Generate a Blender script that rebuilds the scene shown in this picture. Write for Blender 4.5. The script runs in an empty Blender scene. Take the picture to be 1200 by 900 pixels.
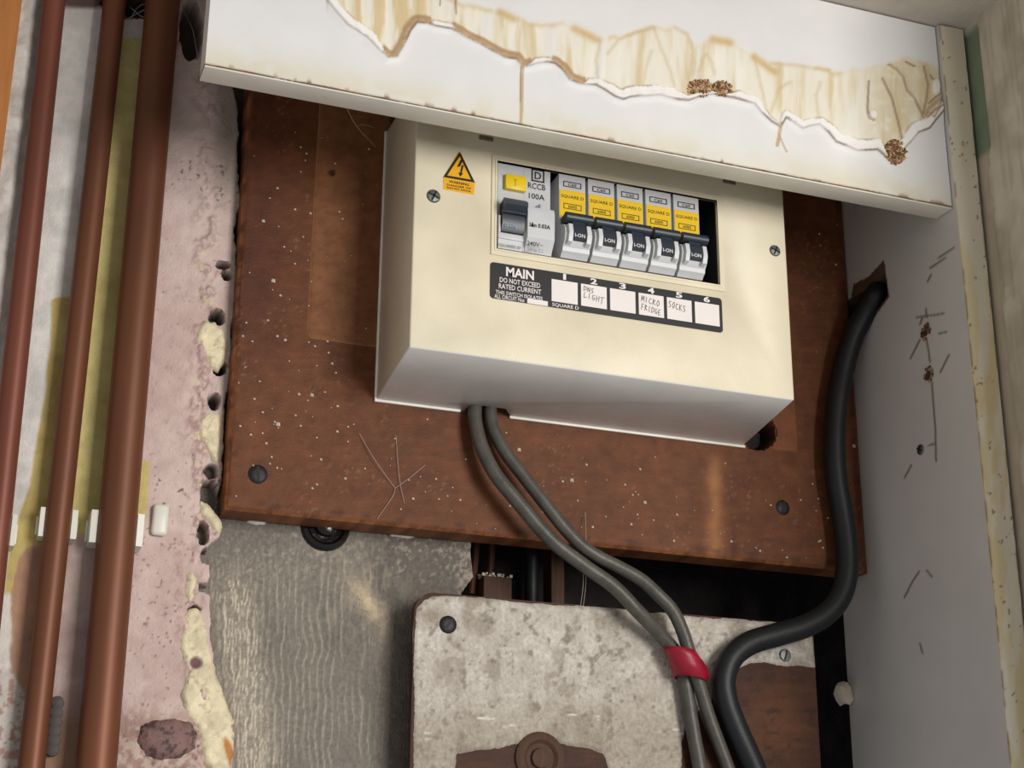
import bpy, bmesh, math, random
import numpy as np
from mathutils import Matrix, Vector

random.seed(4)
rng = np.random.default_rng(4)
scene = bpy.context.scene
COL = scene.collection

# ------------------------------------------------------------------ camera
YAW, PITCH, ROLL, FPX = 0.358194982, 0.342808717, -0.00732811319, 1865.505
CAM = np.array([-0.2370746, -0.86390703, 1.55])


def cam_axes():
    ca, sa = math.cos(YAW), math.sin(YAW)
    cb, sb = math.cos(PITCH), math.sin(PITCH)
    cc, sc = math.cos(ROLL), math.sin(ROLL)
    f = np.array([sa * cb, ca * cb, sb])
    r = np.array([ca, -sa, 0.0])
    d = -np.cross(r, f)
    return np.array([cc * r + sc * d, -sc * r + cc * d, f])     # right, down, forward


AX = cam_axes()
cam_data = bpy.data.cameras.new('camera')
cam_data.sensor_width = 36.0
cam_data.lens = FPX / 1200 * 36
cam_data.clip_start = 0.01
cam = bpy.data.objects.new('camera', cam_data)
mw = Matrix.Identity(4)
for i in range(3):
    mw[i][0], mw[i][1], mw[i][2], mw[i][3] = AX[0][i], -AX[1][i], -AX[2][i], CAM[i]
cam.matrix_world = mw
COL.objects.link(cam)
scene.camera = cam

# ------------------------------------------------------------------ world, lights, exposure
world = bpy.data.worlds.new('world')
scene.world = world
world.use_nodes = True
bg = world.node_tree.nodes['Background']
bg.inputs['Color'].default_value = (0.98, 0.98, 1.0, 1)
bg.inputs['Strength'].default_value = 0.425


def area_light(name, loc, target, size, power, color):
    ld = bpy.data.lights.new(name, 'AREA')
    ld.shape = 'RECTANGLE'
    ld.size, ld.size_y = size
    ld.energy = power
    ld.color = color
    o = bpy.data.objects.new(name, ld)
    o.location = loc
    o.rotation_euler = (Vector(target) - Vector(loc)).to_track_quat('-Z', 'Y').to_euler()
    COL.objects.link(o)
    return o


area_light('window_light', (0.74, -2.0, 1.88), (0.1, 0.0, 1.9), (0.65, 0.9), 35, (1.0, 0.97, 0.93))
scene.view_settings.view_transform = 'Standard'
scene.view_settings.look = 'None'
scene.view_settings.gamma = 1.0
scene.view_settings.use_curve_mapping = False
scene.view_settings.exposure = -0.07


# ------------------------------------------------------------------ geometry of the view: pixel -> point on a real plane
def at(x, y, Y=None, X=None, Z=None):
    d = AX.T @ np.array([(x - 600) / FPX, (y - 450) / FPX, 1.0])
    if Y is not None:
        t = (Y - CAM[1]) / d[1]
    elif X is not None:
        t = (X - CAM[0]) / d[0]
    else:
        t = (Z - CAM[2]) / d[2]
    return CAM + d * t


def proj(P):
    v = (np.asarray(P) - CAM) @ AX.T
    return v[..., 0] / v[..., 2] * FPX + 600, v[..., 1] / v[..., 2] * FPX + 450


def xz(pts, Y):
    return [tuple(at(x, y, Y=Y)[[0, 2]]) for x, y in pts]


# ------------------------------------------------------------------ numpy helpers
def lin(c):
    c = np.asarray(c, float) / 255.0
    return np.where(c <= 0.04045, c / 12.92, ((c + 0.055) / 1.055) ** 2.4)


def vnoise(x, y, seed=0):
    x = np.asarray(x, float); y = np.asarray(y, float)
    xi = np.floor(x).astype(np.int64); yi = np.floor(y).astype(np.int64)
    fx = x - xi; fy = y - yi
    fx = fx * fx * (3 - 2 * fx); fy = fy * fy * (3 - 2 * fy)

    def h(a, b):
        n = (a * 374761393 + b * 668265263 + seed * 974634777) & 0x7fffffff
        n = ((n ^ (n >> 13)) * 1274126177) & 0x7fffffff
        n = n ^ (n >> 16)
        return (n & 0xffff) / 65535.0
    return ((h(xi, yi) * (1 - fx) + h(xi + 1, yi) * fx) * (1 - fy)
            + (h(xi, yi + 1) * (1 - fx) + h(xi + 1, yi + 1) * fx) * fy)


def fbm(x, y, seed=0, o=4):
    s = 0; a = 0.5; t = 0
    for i in range(o):
        s = s + a * vnoise(x * 2 ** i, y * 2 ** i, seed + i * 17); t += a; a *= 0.55
    return s / t


def ss(a, b, x):
    t = np.clip((x - a) / (b - a), 0, 1)
    return t * t * (3 - 2 * t)


def mix(a, b, t):
    a = np.asarray(a, float); b = np.asarray(b, float)
    t = np.asarray(t, float)[:, None]
    return a * (1 - t) + b * t


def pldist(px, py, pts, closed=False):
    """distance to a polyline and nearest point on it"""
    n = len(pts); best = np.full(px.shape, 1e9); nx = np.zeros_like(px); ny = np.zeros_like(py)
    for i in range(n if closed else n - 1):
        ax, ay = pts[i]; bx, by = pts[(i + 1) % n]
        dx, dy = bx - ax, by - ay
        L = dx * dx + dy * dy + 1e-18
        t = np.clip(((px - ax) * dx + (py - ay) * dy) / L, 0, 1)
        qx, qy = ax + t * dx, ay + t * dy
        d = (px - qx) ** 2 + (py - qy) ** 2
        m = d < best
        best = np.where(m, d, best); nx = np.where(m, qx, nx); ny = np.where(m, qy, ny)
    return np.sqrt(best), nx, ny


def inpoly(px, py, pts):
    r = np.zeros(px.shape, bool); n = len(pts)
    for i in range(n):
        ax, ay = pts[i]; bx, by = pts[(i + 1) % n]
        c = ((ay > py) != (by > py)) & (px < (bx - ax) * (py - ay) / ((by - ay) if by != ay else 1e-12) + ax)
        r ^= c
    return r


def ell(px, py, cx, cy, rx, ry):
    return np.sqrt(((px - cx) / rx) ** 2 + ((py - cy) / ry) ** 2)


def rrect(x0, x1, z0, z1, r=0.0, seg=5, corners='abcd'):
    """rounded rectangle, counter-clockwise; corners: a=low-left b=low-right c=top-right d=top-left"""
    out = []
    for k, (cx, cz, a0) in zip('abcd', ((x0 + r, z0 + r, 180), (x1 - r, z0 + r, 270), (x1 - r, z1 - r, 0), (x0 + r, z1 - r, 90))):
        if r > 0 and k in corners:
            for i in range(seg + 1):
                a = math.radians(a0 + 90 * i / seg)
                out.append((cx + r * math.cos(a), cz + r * math.sin(a)))
        else:
            out.append({'a': (x0, z0), 'b': (x1, z0), 'c': (x1, z1), 'd': (x0, z1)}[k])
    return out


# ------------------------------------------------------------------ materials
def new_mat(name, col=(200, 200, 200), rough=0.6, metal=0.0, var=0.12, vscale=60.0, bump=0.15, bscale=500.0,
            vcol=False, stretch=(1, 1, 1), spec=0.4, alpha=None):
    m = bpy.data.materials.new(name)
    m.use_nodes = True
    nt = m.node_tree; N = nt.nodes; L = nt.links
    b = N['Principled BSDF']
    b.inputs['Roughness'].default_value = rough
    b.inputs['Metallic'].default_value = metal
    b.inputs['Specular IOR Level'].default_value = spec
    tc = N.new('ShaderNodeTexCoord')
    mp = N.new('ShaderNodeMapping'); mp.inputs['Scale'].default_value = stretch
    L.new(tc.outputs['Object'], mp.inputs['Vector'])
    n1 = N.new('ShaderNodeTexNoise'); n1.inputs['Scale'].default_value = vscale; n1.inputs['Detail'].default_value = 6
    L.new(mp.outputs[0], n1.inputs['Vector'])
    mr = N.new('ShaderNodeMapRange')
    mr.inputs['From Min'].default_value = 0.3; mr.inputs['From Max'].default_value = 0.7
    mr.inputs['To Min'].default_value = 1 - var; mr.inputs['To Max'].default_value = 1 + var * 0.5
    L.new(n1.outputs['Fac'], mr.inputs['Value'])
    mx = N.new('ShaderNodeMix'); mx.data_type = 'RGBA'; mx.blend_type = 'MULTIPLY'; mx.inputs[0].default_value = 1
    if vcol:
        at_ = N.new('ShaderNodeAttribute'); at_.attribute_name = 'Col'
        L.new(at_.outputs['Color'], mx.inputs[6])
    else:
        mx.inputs[6].default_value = (*lin(col), 1)
    L.new(mr.outputs[0], mx.inputs[7])
    L.new(mx.outputs[2], b.inputs['Base Color'])
    if bump > 0:
        n2 = N.new('ShaderNodeTexNoise'); n2.inputs['Scale'].default_value = bscale; n2.inputs['Detail'].default_value = 4
        L.new(mp.outputs[0], n2.inputs['Vector'])
        bp = N.new('ShaderNodeBump'); bp.inputs['Strength'].default_value = bump; bp.inputs['Distance'].default_value = 0.001
        L.new(n2.outputs['Fac'], bp.inputs['Height']); L.new(bp.outputs[0], b.inputs['Normal'])
    return m


M = {
    'painted': new_mat('painted_relief', rough=0.7, var=0.10, vscale=150, bump=0.5, bscale=900, vcol=True),
    'plaster': new_mat('old_plaster', rough=0.8, var=0.12, vscale=120, bump=0.6, bscale=700, vcol=True),
    'cement': new_mat('dusty_cement', rough=0.85, var=0.22, vscale=420, bump=0.8, bscale=900, vcol=True),
    'laminate': new_mat('white_laminate', rough=0.42, var=0.03, vscale=40, bump=0.05, bscale=600, vcol=True),
    'board': new_mat('brown_board', spec=0.22, rough=0.55, var=0.22, vscale=90, bump=0.35, bscale=900, vcol=True),
    'paper': new_mat('embossed_wallpaper', rough=0.85, var=0.08, vscale=70, bump=0.5, bscale=350, vcol=True),
    'cream': new_mat('cream_plastic', (229, 219, 192), 0.42, var=0.10, vscale=28, bump=0.12, bscale=900),
    'black_in': new_mat('black_interior', (14, 14, 16), 0.6, bump=0),
    'grey_pl': new_mat('pale_grey_plastic', (206, 208, 209), 0.4, var=0.05, bump=0.05),
    'dark_pl': new_mat('slate_plastic', (42, 50, 62), 0.38, var=0.08, bump=0.05, spec=0.5),
    'yellow': new_mat('yellow_print', (238, 196, 14), 0.45, var=0.05, bump=0),
    'ybutton': new_mat('yellow_plastic', (240, 205, 24), 0.35, var=0.06, bump=0.05),
    'orange': new_mat('orange_yellow_sticker', (240, 176, 20), 0.4, var=0.05, bump=0),
    'ink': new_mat('black_ink', (22, 20, 20), 0.5, var=0.0, bump=0),
    'greyink': new_mat('grey_ink', (120, 120, 122), 0.5, var=0.0, bump=0),
    'label': new_mat('black_label', (24, 24, 27), 0.38, var=0.1, bump=0),
    'white': new_mat('white_print', (235, 228, 224), 0.5, var=0.03, bump=0),
    'lblue': new_mat('pale_blue_print', (150, 170, 190), 0.5, var=0.03, bump=0),
    'steel': new_mat('dull_screw', (120, 122, 120), 0.45, metal=0.8, var=0.3, vscale=400, bump=0.1),
    'blackscrew': new_mat('blackened_screw', (34, 32, 32), 0.5, metal=0.3, var=0.2, vscale=400, bump=0.1),
    'copper': new_mat('tarnished_copper', (128, 74, 58), 0.46, metal=0.30, var=0.30, vscale=30, bump=0.08, bscale=300, stretch=(1, 1, 0.12)),
    'copper_dk': new_mat('dark_copper', (118, 72, 48), 0.48, metal=0.30, var=0.34, vscale=30, bump=0.08, bscale=300, stretch=(1, 1, 0.12)),
    'clip': new_mat('white_clip_plastic', (222, 220, 208), 0.35, var=0.06, bump=0.03),
    'greycab': new_mat('grey_cable_sheath', (80, 77, 70), 0.42, var=0.28, vscale=130, bump=0.2, bscale=700),
    'blackcab': new_mat('black_cable_sheath', (22, 25, 27), 0.48, var=0.2, vscale=120, bump=0.15, bscale=700),
    'tape': new_mat('red_tape', (150, 22, 46), 0.4, var=0.15, vscale=150, bump=0.2),
    'dust': new_mat('pale_dust', (214, 200, 182), 0.9, var=0.2, bump=0),
    'web': new_mat('cobweb_thread', (180, 165, 150), 0.8, var=0.1, bump=0),
    'wood': new_mat('orange_wood', (180, 116, 60), 0.5, var=0.18, vscale=40, bump=0.1, stretch=(6, 6, 0.6)),
    'oldwood': new_mat('old_dark_wood', (84, 58, 44), 0.7, var=0.3, vscale=120, bump=0.4, stretch=(4, 4, 0.6)),
    'soot': new_mat('sooty_masonry', (42, 36, 35), 0.9, var=0.7, vscale=60, bump=0.9, bscale=200),
    'ceil': new_mat('ceiling_paint', (205, 196, 184), 0.85, var=0.08, vscale=40, bump=0.5, bscale=200),
    'gloss_black': new_mat('glossy_black', (22, 18, 17), 0.12, var=0.3, vscale=200, bump=0.3, bscale=200),
    'rubbish': new_mat('brown_wire', (86, 48, 34), 0.5, var=0.3, bump=0.1),
    'chip': new_mat('wood_chips', rough=0.8, var=0.2, vscale=600, bump=0.3, vcol=True),
    'edging': new_mat('yellowed_edging', (228, 219, 192), 0.5, var=0.12, vscale=60, bump=0.1, stretch=(1, 1, .5)),
}


# ------------------------------------------------------------------ object helpers
ORIG = {}


def props(o, label=None, cat=None, group=None, kind=None):
    if label: o['label'] = label
    if cat: o['category'] = cat
    if group: o['group'] = group
    if kind: o['kind'] = kind
    return o


def empty(name, loc, label=None, cat=None, group=None, kind=None):
    o = bpy.data.objects.new(name, None)
    o.empty_display_size = 0.02
    o.location = loc
    COL.objects.link(o)
    ORIG[o.name] = np.array(loc, float)
    return props(o, label, cat, group, kind)


def link_mesh(name, me, material, parent, origin):
    o = bpy.data.objects.new(name, me)
    if material is not None and not me.materials:
        me.materials.append(material)
    po = ORIG[parent.name] if parent is not None else np.zeros(3)
    o.location = tuple(np.asarray(origin) - po)
    o.parent = parent
    COL.objects.link(o)
    ORIG[o.name] = np.asarray(origin, float)
    return o


def finish(me, smooth=True, angle=35):
    me.validate()
    if smooth:
        me.polygons.foreach_set('use_smooth', np.ones(len(me.polygons), bool))
        me.set_sharp_from_angle(angle=math.radians(angle))
    me.update()


def mesh_obj(name, V, F, material, parent=None, origin=None, smooth=True, colors=None, angle=35):
    V = np.asarray(V, float)
    if origin is None:
        origin = ORIG[parent.name] if parent is not None else np.array([V[:, 0].mean(), V[:, 1].mean(), V[:, 2].min()])
    me = bpy.data.meshes.new(name)
    me.from_pydata([tuple(v) for v in (V - np.asarray(origin))], [], F)
    if colors is not None:
        a = me.color_attributes.new('Col', 'FLOAT_COLOR', 'POINT')
        a.data.foreach_set('color', np.c_[lin(colors), np.ones(len(V))].astype(np.float32).ravel())
    finish(me, smooth, angle)
    return link_mesh(name, me, material, parent, origin)


class MB:
    def __init__(s): s.v = []; s.f = []

    def add(s, V, F):
        n = len(s.v); s.v += [tuple(map(float, v)) for v in V]; s.f += [tuple(i + n for i in f) for f in F]; return s

    def bm(s, bm):
        bm.verts.index_update()
        V = [tuple(v.co) for v in bm.verts]; F = [tuple(v.index for v in f.verts) for f in bm.faces]
        bm.free(); return s.add(V, F)

    def box(s, x0, x1, y0, y1, z0, z1, bev=0.0, seg=2):
        bm = bmesh.new(); bmesh.ops.create_cube(bm, size=1)
        for v in bm.verts:
            v.co = Vector(((x0 + x1) / 2 + v.co.x * (x1 - x0), (y0 + y1) / 2 + v.co.y * (y1 - y0), (z0 + z1) / 2 + v.co.z * (z1 - z0)))
        if bev: bmesh.ops.bevel(bm, geom=list(bm.edges), offset=bev, segments=seg, affect='EDGES', profile=0.5)
        return s.bm(bm)

    def prism(s, poly, a, b, plane='XZ'):
        """polygon extruded from a to b along the remaining axis (XZ -> Y, YZ -> X, XY -> Z)"""
        n = len(poly)
        mk = {'XZ': lambda p, t: (p[0], t, p[1]), 'YZ': lambda p, t: (t, p[0], p[1]), 'XY': lambda p, t: (p[0], p[1], t)}[plane]
        bm = bmesh.new()
        A = [bm.verts.new(mk(p, a)) for p in poly]; B = [bm.verts.new(mk(p, b)) for p in poly]
        bm.faces.new(A); bm.faces.new(B)
        for i in range(n): bm.faces.new((A[i], A[(i + 1) % n], B[(i + 1) % n], B[i]))
        bmesh.ops.recalc_face_normals(bm, faces=list(bm.faces))
        return s.bm(bm)

    def tube(s, pts, r, n=14, cap=True, sx=1.0, up=None):
        P = np.array(pts, float); m = len(P)
        R = np.full(m, r) if np.isscalar(r) else np.array(r, float)
        T = np.gradient(P, axis=0); T /= np.linalg.norm(T, axis=1)[:, None]
        u = np.array([0, 1, 0.]) if up is None else np.array(up, float)
        u = u - T[0] * (u @ T[0]); u /= np.linalg.norm(u)
        V = []
        for i in range(m):
            u = u - T[i] * (u @ T[i]); u /= np.linalg.norm(u)
            w = np.cross(T[i], u)
            for k in range(n):
                a = 2 * math.pi * k / n
                V.append(P[i] + R[i] * (math.cos(a) * u + sx * math.sin(a) * w))
        F = [(i * n + k, i * n + (k + 1) % n, (i + 1) * n + (k + 1) % n, (i + 1) * n + k) for i in range(m - 1) for k in range(n)]
        if cap: F += [tuple(range(n))[::-1], tuple((m - 1) * n + k for k in range(n))]
        return s.add(V, F)

    def lathe(s, c, prof, n=20, axis=(0, -1, 0)):
        """prof: (radius, distance along axis from c)"""
        ax = Vector(axis).normalized(); u = ax.orthogonal().normalized(); w = ax.cross(u)
        c = Vector(c); V = []
        for r, t in prof:
            for k in range(n):
                a = 2 * math.pi * k / n
                V.append(c + ax * t + (u * math.cos(a) + w * math.sin(a)) * r)
        m = len(prof)
        F = [(i * n + k, i * n + (k + 1) % n, (i + 1) * n + (k + 1) % n, (i + 1) * n + k) for i in range(m - 1) for k in range(n)]
        F += [tuple(range(n))[::-1], tuple((m - 1) * n + k for k in range(n))]
        return s.add(V, F)

    def strokes(s, strokes, Y, w):
        """flat pen strokes on a plane of constant Y; strokes are (x, z) polylines"""
        for st in strokes:
            for (ax, az), (bx, bz) in zip(st[:-1], st[1:]):
                dx, dz = bx - ax, bz - az; L = math.hypot(dx, dz) + 1e-9
                nx, nz = -dz / L * w / 2, dx / L * w / 2; ex, ez = dx / L * w / 3, dz / L * w / 3
                s.add([(ax + nx - ex, Y, az + nz - ez), (ax - nx - ex, Y, az - nz - ez), (bx - nx + ex, Y, bz - nz + ez), (bx + nx + ex, Y, bz + nz + ez)], [(0, 1, 2, 3)])
        return s

    def build(s, name, material, parent=None, origin=None, smooth=True, angle=35):
        return mesh_obj(name, s.v, s.f, material, parent, origin, smooth, angle=angle)


def spline(pts, k=8):
    """Catmull-Rom through 3-D points"""
    P = np.array(pts, float); P = np.vstack([2 * P[0] - P[1], P, 2 * P[-1] - P[-2]]); out = []
    for i in range(1, len(P) - 2):
        for t in np.linspace(0, 1, k, endpoint=False):
            a, b, c, d = P[i - 1], P[i], P[i + 1], P[i + 2]
            out.append(0.5 * (2 * b + (c - a) * t + (2 * a - 5 * b + 4 * c - d) * t * t + (-a + 3 * b - 3 * c + d) * t ** 3))
    out.append(P[-2]); return out


def patch(name, poly, base, step, fn, material, parent=None, skirt=0.0, axis='Y', origin=None, angle=50, stepv=None):
    """A finely divided sheet bounded by the polygon `poly`: (X,Z) on a plane of constant Y facing -Y, or (Y,Z) on a plane of
    constant X facing -X.  fn(px, py, d, u, v) gives colour and relief (towards the viewer side); a skirt gives it thickness."""
    poly = [(float(a), float(b)) for a, b in poly]
    pu = np.array([p[0] for p in poly]); pv = np.array([p[1] for p in poly])
    area = 0.5 * sum(pu[i - 1] * pv[i] - pu[i] * pv[i - 1] for i in range(len(poly)))
    if area < 0: poly = poly[::-1]
    stepv = stepv or step
    nu = max(2, int(round((pu.max() - pu.min()) / step)) + 1); nv = max(2, int(round((pv.max() - pv.min()) / stepv)) + 1)
    U, V = np.meshgrid(np.linspace(pu.min(), pu.max(), nu), np.linspace(pv.min(), pv.max(), nv))
    u = U.ravel(); v = V.ravel()
    eps = step * 0.02
    d, qx, qy = pldist(u, v, poly, True)
    ins = inpoly(u, v, poly) | (d < eps)
    idx = np.arange(nu * nv).reshape(nv, nu)
    Q = np.stack([idx[:-1, :-1], idx[:-1, 1:], idx[1:, 1:], idx[1:, :-1]], -1).reshape(-1, 4)
    Q = Q[ins[Q].sum(1) >= 2]
    used = np.unique(Q)
    # stray outer vertices are drawn onto the outline
    out = ~ins
    u = np.where(out, qx, u); v = np.where(out, qy, v); d = np.where(out, 0.0, d)
    remap = -np.ones(nu * nv, int); remap[used] = np.arange(len(used))
    Q = remap[Q]; u = u[used]; v = v[used]; d = d[used]

    def place(u, v, h):
        return np.stack([u, base - h, v], -1) if axis == 'Y' else np.stack([base - h, u, v], -1)
    px, py = proj(place(u, v, 0 * u))
    col, h = fn(px, py, d, u, v)
    P = place(u, v, h); col = np.asarray(col, float)
    faces = [tuple(q) for q in Q]
    if axis == 'X': faces = [f[::-1] for f in faces]
    if skirt:
        ou, ov = [], []
        for (a, b), (c, e) in zip(poly, poly[1:] + poly[:1]):
            L = math.hypot(c - a, e - b); k = max(1, int(L / (3 * step)))
            for i in range(k): ou.append(a + (c - a) * i / k); ov.append(b + (e - b) * i / k)
        ou = np.array(ou); ov = np.array(ov); m = len(ou)
        # colour and height of the rim come from the nearest sheet vertices
        sx, sy = proj(place(ou, ov, 0 * ou)); c2, h2 = fn(sx, sy, 0 * ou, ou, ov)
        n0 = len(P)
        P = np.vstack([P, place(ou, ov, h2), place(ou, ov, 0 * ou - skirt)]); col = np.vstack([col, c2, c2])
        for i in range(m):
            f = (n0 + i, n0 + m + i, n0 + m + (i + 1) % m, n0 + (i + 1) % m)
            faces.append(f if axis == 'Y' else f[::-1])
    if origin is None and parent is None:
        origin = np.array([P[:, 0].mean(), P[:, 1].mean(), P[:, 2].min()])
    return mesh_obj(name, P, faces, material, parent, origin, True, np.clip(col, 0, 255), angle)


def text_geo(s, x, z, w, h, Y, font_bold=False, align='C'):
    """printed lettering: verts and faces of the words, fitted to width w and height h, centred on (x, z)"""
    cu = bpy.data.curves.new('lettering', 'FONT'); cu.body = s; cu.resolution_u = 2
    cu.offset = 0.03 if font_bold else 0.010
    o = bpy.data.objects.new('lettering', cu); COL.objects.link(o)
    dg = bpy.context.evaluated_depsgraph_get()
    me = bpy.data.meshes.new_from_object(o.evaluated_get(dg))
    V = np.array([v.co[:] for v in me.vertices]); F = [tuple(p.vertices) for p in me.polygons]
    bpy.data.objects.remove(o); bpy.data.curves.remove(cu); bpy.data.meshes.remove(me)
    lo = V.min(0); hi = V.max(0)
    k = (V - (lo + hi) / 2) / np.maximum(hi - lo, 1e-6)
    return np.stack([x + k[:, 0] * w, np.full(len(k), Y), z + k[:, 1] * h], -1), F


# ================================================================== THE SETTING
XP, XW = 0.334, 0.352          # inner face of the side panel, wall behind it
WALL_Y, CEM_Y = 0.012, 0.024
CEIL_Z = 2.1195
FY = -0.120                    # fascia front
B = -0.067                     # consumer unit front

# ceiling
props(MB().box(-0.75, 0.50, -1.1, 0.16, CEIL_Z, CEIL_Z + 0.03).build('ceiling', M['ceil'], origin=(0, 0, CEIL_Z)), kind='structure')
# dark masonry at the very back of the cupboard
mb = MB().box(-0.75, 0.50, 0.115, 0.14, 1.45, CEIL_Z).box(XW + .0005, XW + .03, -.088, .1145, 1.45, CEIL_Z)
wall_back = props(mb.build('wall_back', M['soot'], origin=(0, 0.115, 1.45)), kind='structure')


# right wall: wallpaper
def f_paper(px, py, d, u, v):
    sw = fbm(u * 45 + 3 * fbm(u * 20, v * 20, 5), v * 26, 3)
    grain = vnoise(u * 900, v * 30, 8)
    h = 0.0016 * sw + 0.0004 * grain
    c = mix((182, 172, 152), (206, 197, 180), ss(.3, .7, sw))
    c = mix(c, (150, 146, 128), 0.35 * ss(.62, .8, grain))
    edge = -0.1375 + 0.004 * (fbm(v * 60, u * 0, 4) - .5)
    strip = (u > edge) * ss(2.022, 2.028, v) * (1 - ss(2.112, 2.118, v))
    c = mix(c, (118, 136, 112), strip * 0.9)
    lower = (u > edge + 0.004) * (1 - ss(2.02, 2.03, v))
    c = mix(c, (196, 180, 158), lower * .7)
    h = np.where(strip + lower > .5, -0.0004, h)
    return c, h


wall_right = props(patch('wall_right', [(-0.34, 1.45), (-0.09, 1.45), (-0.09, CEIL_Z), (-0.34, CEIL_Z)], XW + 0.0022, 0.0022, f_paper, M['paper'], axis='X', skirt=0.03, angle=80), kind='structure')

# left wall: painted plaster with old paint patches and a broken edge beside the board
EDGE = [(240, -40), (250, 60), (276, 100), (282, 130), (281, 200), (284, 240), (277, 272), (281, 320), (279, 360), (274, 380), (271, 440), (266, 478), (264, 520), (262, 560), (256, 592), (250, 600), (262, 612), (258, 630), (246, 640), (250, 655), (246, 680), (250, 700), (248, 740), (254, 780), (264, 820), (276, 850), (274, 900), (280, 960)]
PITS = [(224, 34, 13, 34, 1), (255, 371, 9, 9, .8), (258, 430, 8, 9, .9), (251, 470, 7, 9, .7), (247, 552, 8, 10, .4), (246, 580, 11, 17, .9), (238, 626, 6, 13, .8), (243, 652, 7, 9, .6),
        (242, 689, 8, 6, 1), (228, 713, 7, 5, .9), (266, 322, 6, 6, .7), (262, 310, 8, 5, .6), (229, 777, 8, 8, .15), (140, 4, 22, 6, .6), (160, 8, 16, 12, .8)]


def f_plaster(px, py, d, u, v):
    n = fbm(px * .02, py * .02, 1); fine = fbm(px * .15, py * .15, 2); wob = 10 * (fbm(px * .03, py * .03, 3) - .5)
    p1 = 63.5 - .105 * py; p2 = 134 - .109 * py; p3 = 191 - .087 * py     # where the pipes run
    h = 0.0012 * (n - .5) + 0.0006 * (fine - .5)
    c = mix((200, 174, 167), (212, 189, 181), ss(.35, .65, n))
    # right of the large pipe: blistered paint beside the broken edge
    ex = np.interp(py, [p[1] for p in EDGE], [p[0] for p in EDGE]) + 5 * (fbm(py * .08, px * 0, 9) - .5)
    bx = ex - np.interp(py, [0, 150, 400, 600, 960], [32, 36, 36, 26, 26])
    bl = np.exp(-((px - bx) / 15) ** 2) * (px > p3)
    rough = fbm(px * .10, py * .07, 11)
    h += bl * 0.0020 * (ss(.40, .66, rough) - .4)
    c = mix(c, (158, 120, 112), bl * ss(.53, .60, rough) * (1 - ss(.62, .70, rough)) * .6)
    c = mix(c, (214, 200, 160), bl * ss(.63, .74, fbm(px * .09, py * .09, 21)) * .7)
    c = mix(c, (128, 96, 90), (px > p3) * ss(.72, .78, fbm(px * .19, py * .16, 31)) * (.2 + .45 * ss(560, 640, py)))
    c = mix(c, (186, 172, 160), ss(-20, -6, px - ex + 8 * (rough - .5)) * (px > p3) * .55 * (1 - ss(590, 640, py)))
    c = mix(c, (202, 184, 178), (px > p3) * (1 - ss(160, 320, py)) * .6)
    # upper right, grey and crumbling
    c = mix(c, (136, 122, 112), ss(240, 268, px + 10 * (rough - .5)) * (1 - ss(170, 270, py)) * .8)
    # low, brown and grey rubble round the stone
    rb = ss(815, 860, py + wob) * (px > p3)
    c = mix(c, mix((150, 118, 104), (190, 170, 155), ss(.4, .6, fine)), rb * .75)
    h += rb * .0015 * (rough - .5)
    # between pipe 1 and pipe 2
    a = (px < p2) & (px > p1 - 60)
    white = mix((224, 220, 214), (206, 202, 196), ss(.4, .7, n))
    c = np.where(a[:, None], white, c)
    yl = np.interp(py, [340, 352, 420, 480, 520, 570, 600, 640, 700, 730], [80, 60, 58, 50, 42, 33, 24, 12, 4, -6]) + wob * .5
    ymask = ss(-2, 2, px - yl) * a * ss(-2, 3, py - 348 - wob * .4)
    c = mix(c, mix((196, 177, 112), (180, 158, 96), ss(.4, .6, n)), ymask)
    bm_ = a * ss(-3, 3, py - np.interp(px, [-20, 8, 14, 22, 32, 46], [735, 712, 690, 655, 642, 640]) - wob * .5)
    c = mix(c, mix((178, 138, 112), (160, 126, 108), ss(.35, .6, n)), bm_)
    wm = a * ss(-6, 6, py - 760 - (px - 5) * 2.3 - wob * 2.5)
    c = mix(c, mix((206, 198, 190), (176, 146, 132), ss(.48, .58, fine)), wm)
    ring = a * ss(2, -2, px - 12 - wob) * ss(690, 700, py) * (1 - ss(780, 790, py))
    c = mix(c, (222, 216, 206), ring)
    c = mix(c, (96, 78, 70), a * (1 - ss(4, 12, py + wob)))
    # between pipe 2 and pipe 3
    b = (px >= p2) & (px < p3)
    yel = mix((206, 192, 128), (194, 178, 114), ss(.35, .65, n))
    c = np.where(b[:, None], yel, c)
    top = b & (py < 44 + wob * .4); c = np.where(top[:, None], (206, 200, 192), c)
    top = b & (py < 22 + wob * .4); c = np.where(top[:, None], (84, 66, 58), c)
    lowm = b * ss(-3, 3, py - 628 - wob); c = mix(c, mix((190, 168, 160), (172, 148, 142), ss(.4, .6, n)), lowm)
    c = mix(c, (146, 112, 88), b * ss(800, 870, py + wob * 3) * .9)
    # thin strip of yellow right beside the large pipe
    ty = (px > p3 - 2) & (px < p3 + 34) & (py > 540) & (py < 606)
    c = np.where((ty & (px < p3 + 32 + wob * .3))[:, None], (208, 188, 120), c)
    # far left: thick rumpled white paint bead against the wooden frame
    fx = 27 - .127 * py
    bead = ss(26, 4, px - fx - 5 * vnoise(py * .06, px * 0, 41)) * (px < p1 + 3)
    h += bead * (0.006 + .003 * (fbm(px * .05, py * .09, 43) - .5))
    c = np.where(((px < p1) & (py < 640))[:, None], mix((210, 205, 198), (192, 186, 178), ss(.4, .6, fbm(px * .06, py * .04, 44))), c)
    # specks
    c = mix(c, (92, 76, 72), ss(.70, .76, fbm(px * .22, py * .19, 51)) * ss(.5, .62, fbm(px * .02, py * .014, 52)) * (px > p3) * .75)
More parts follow.
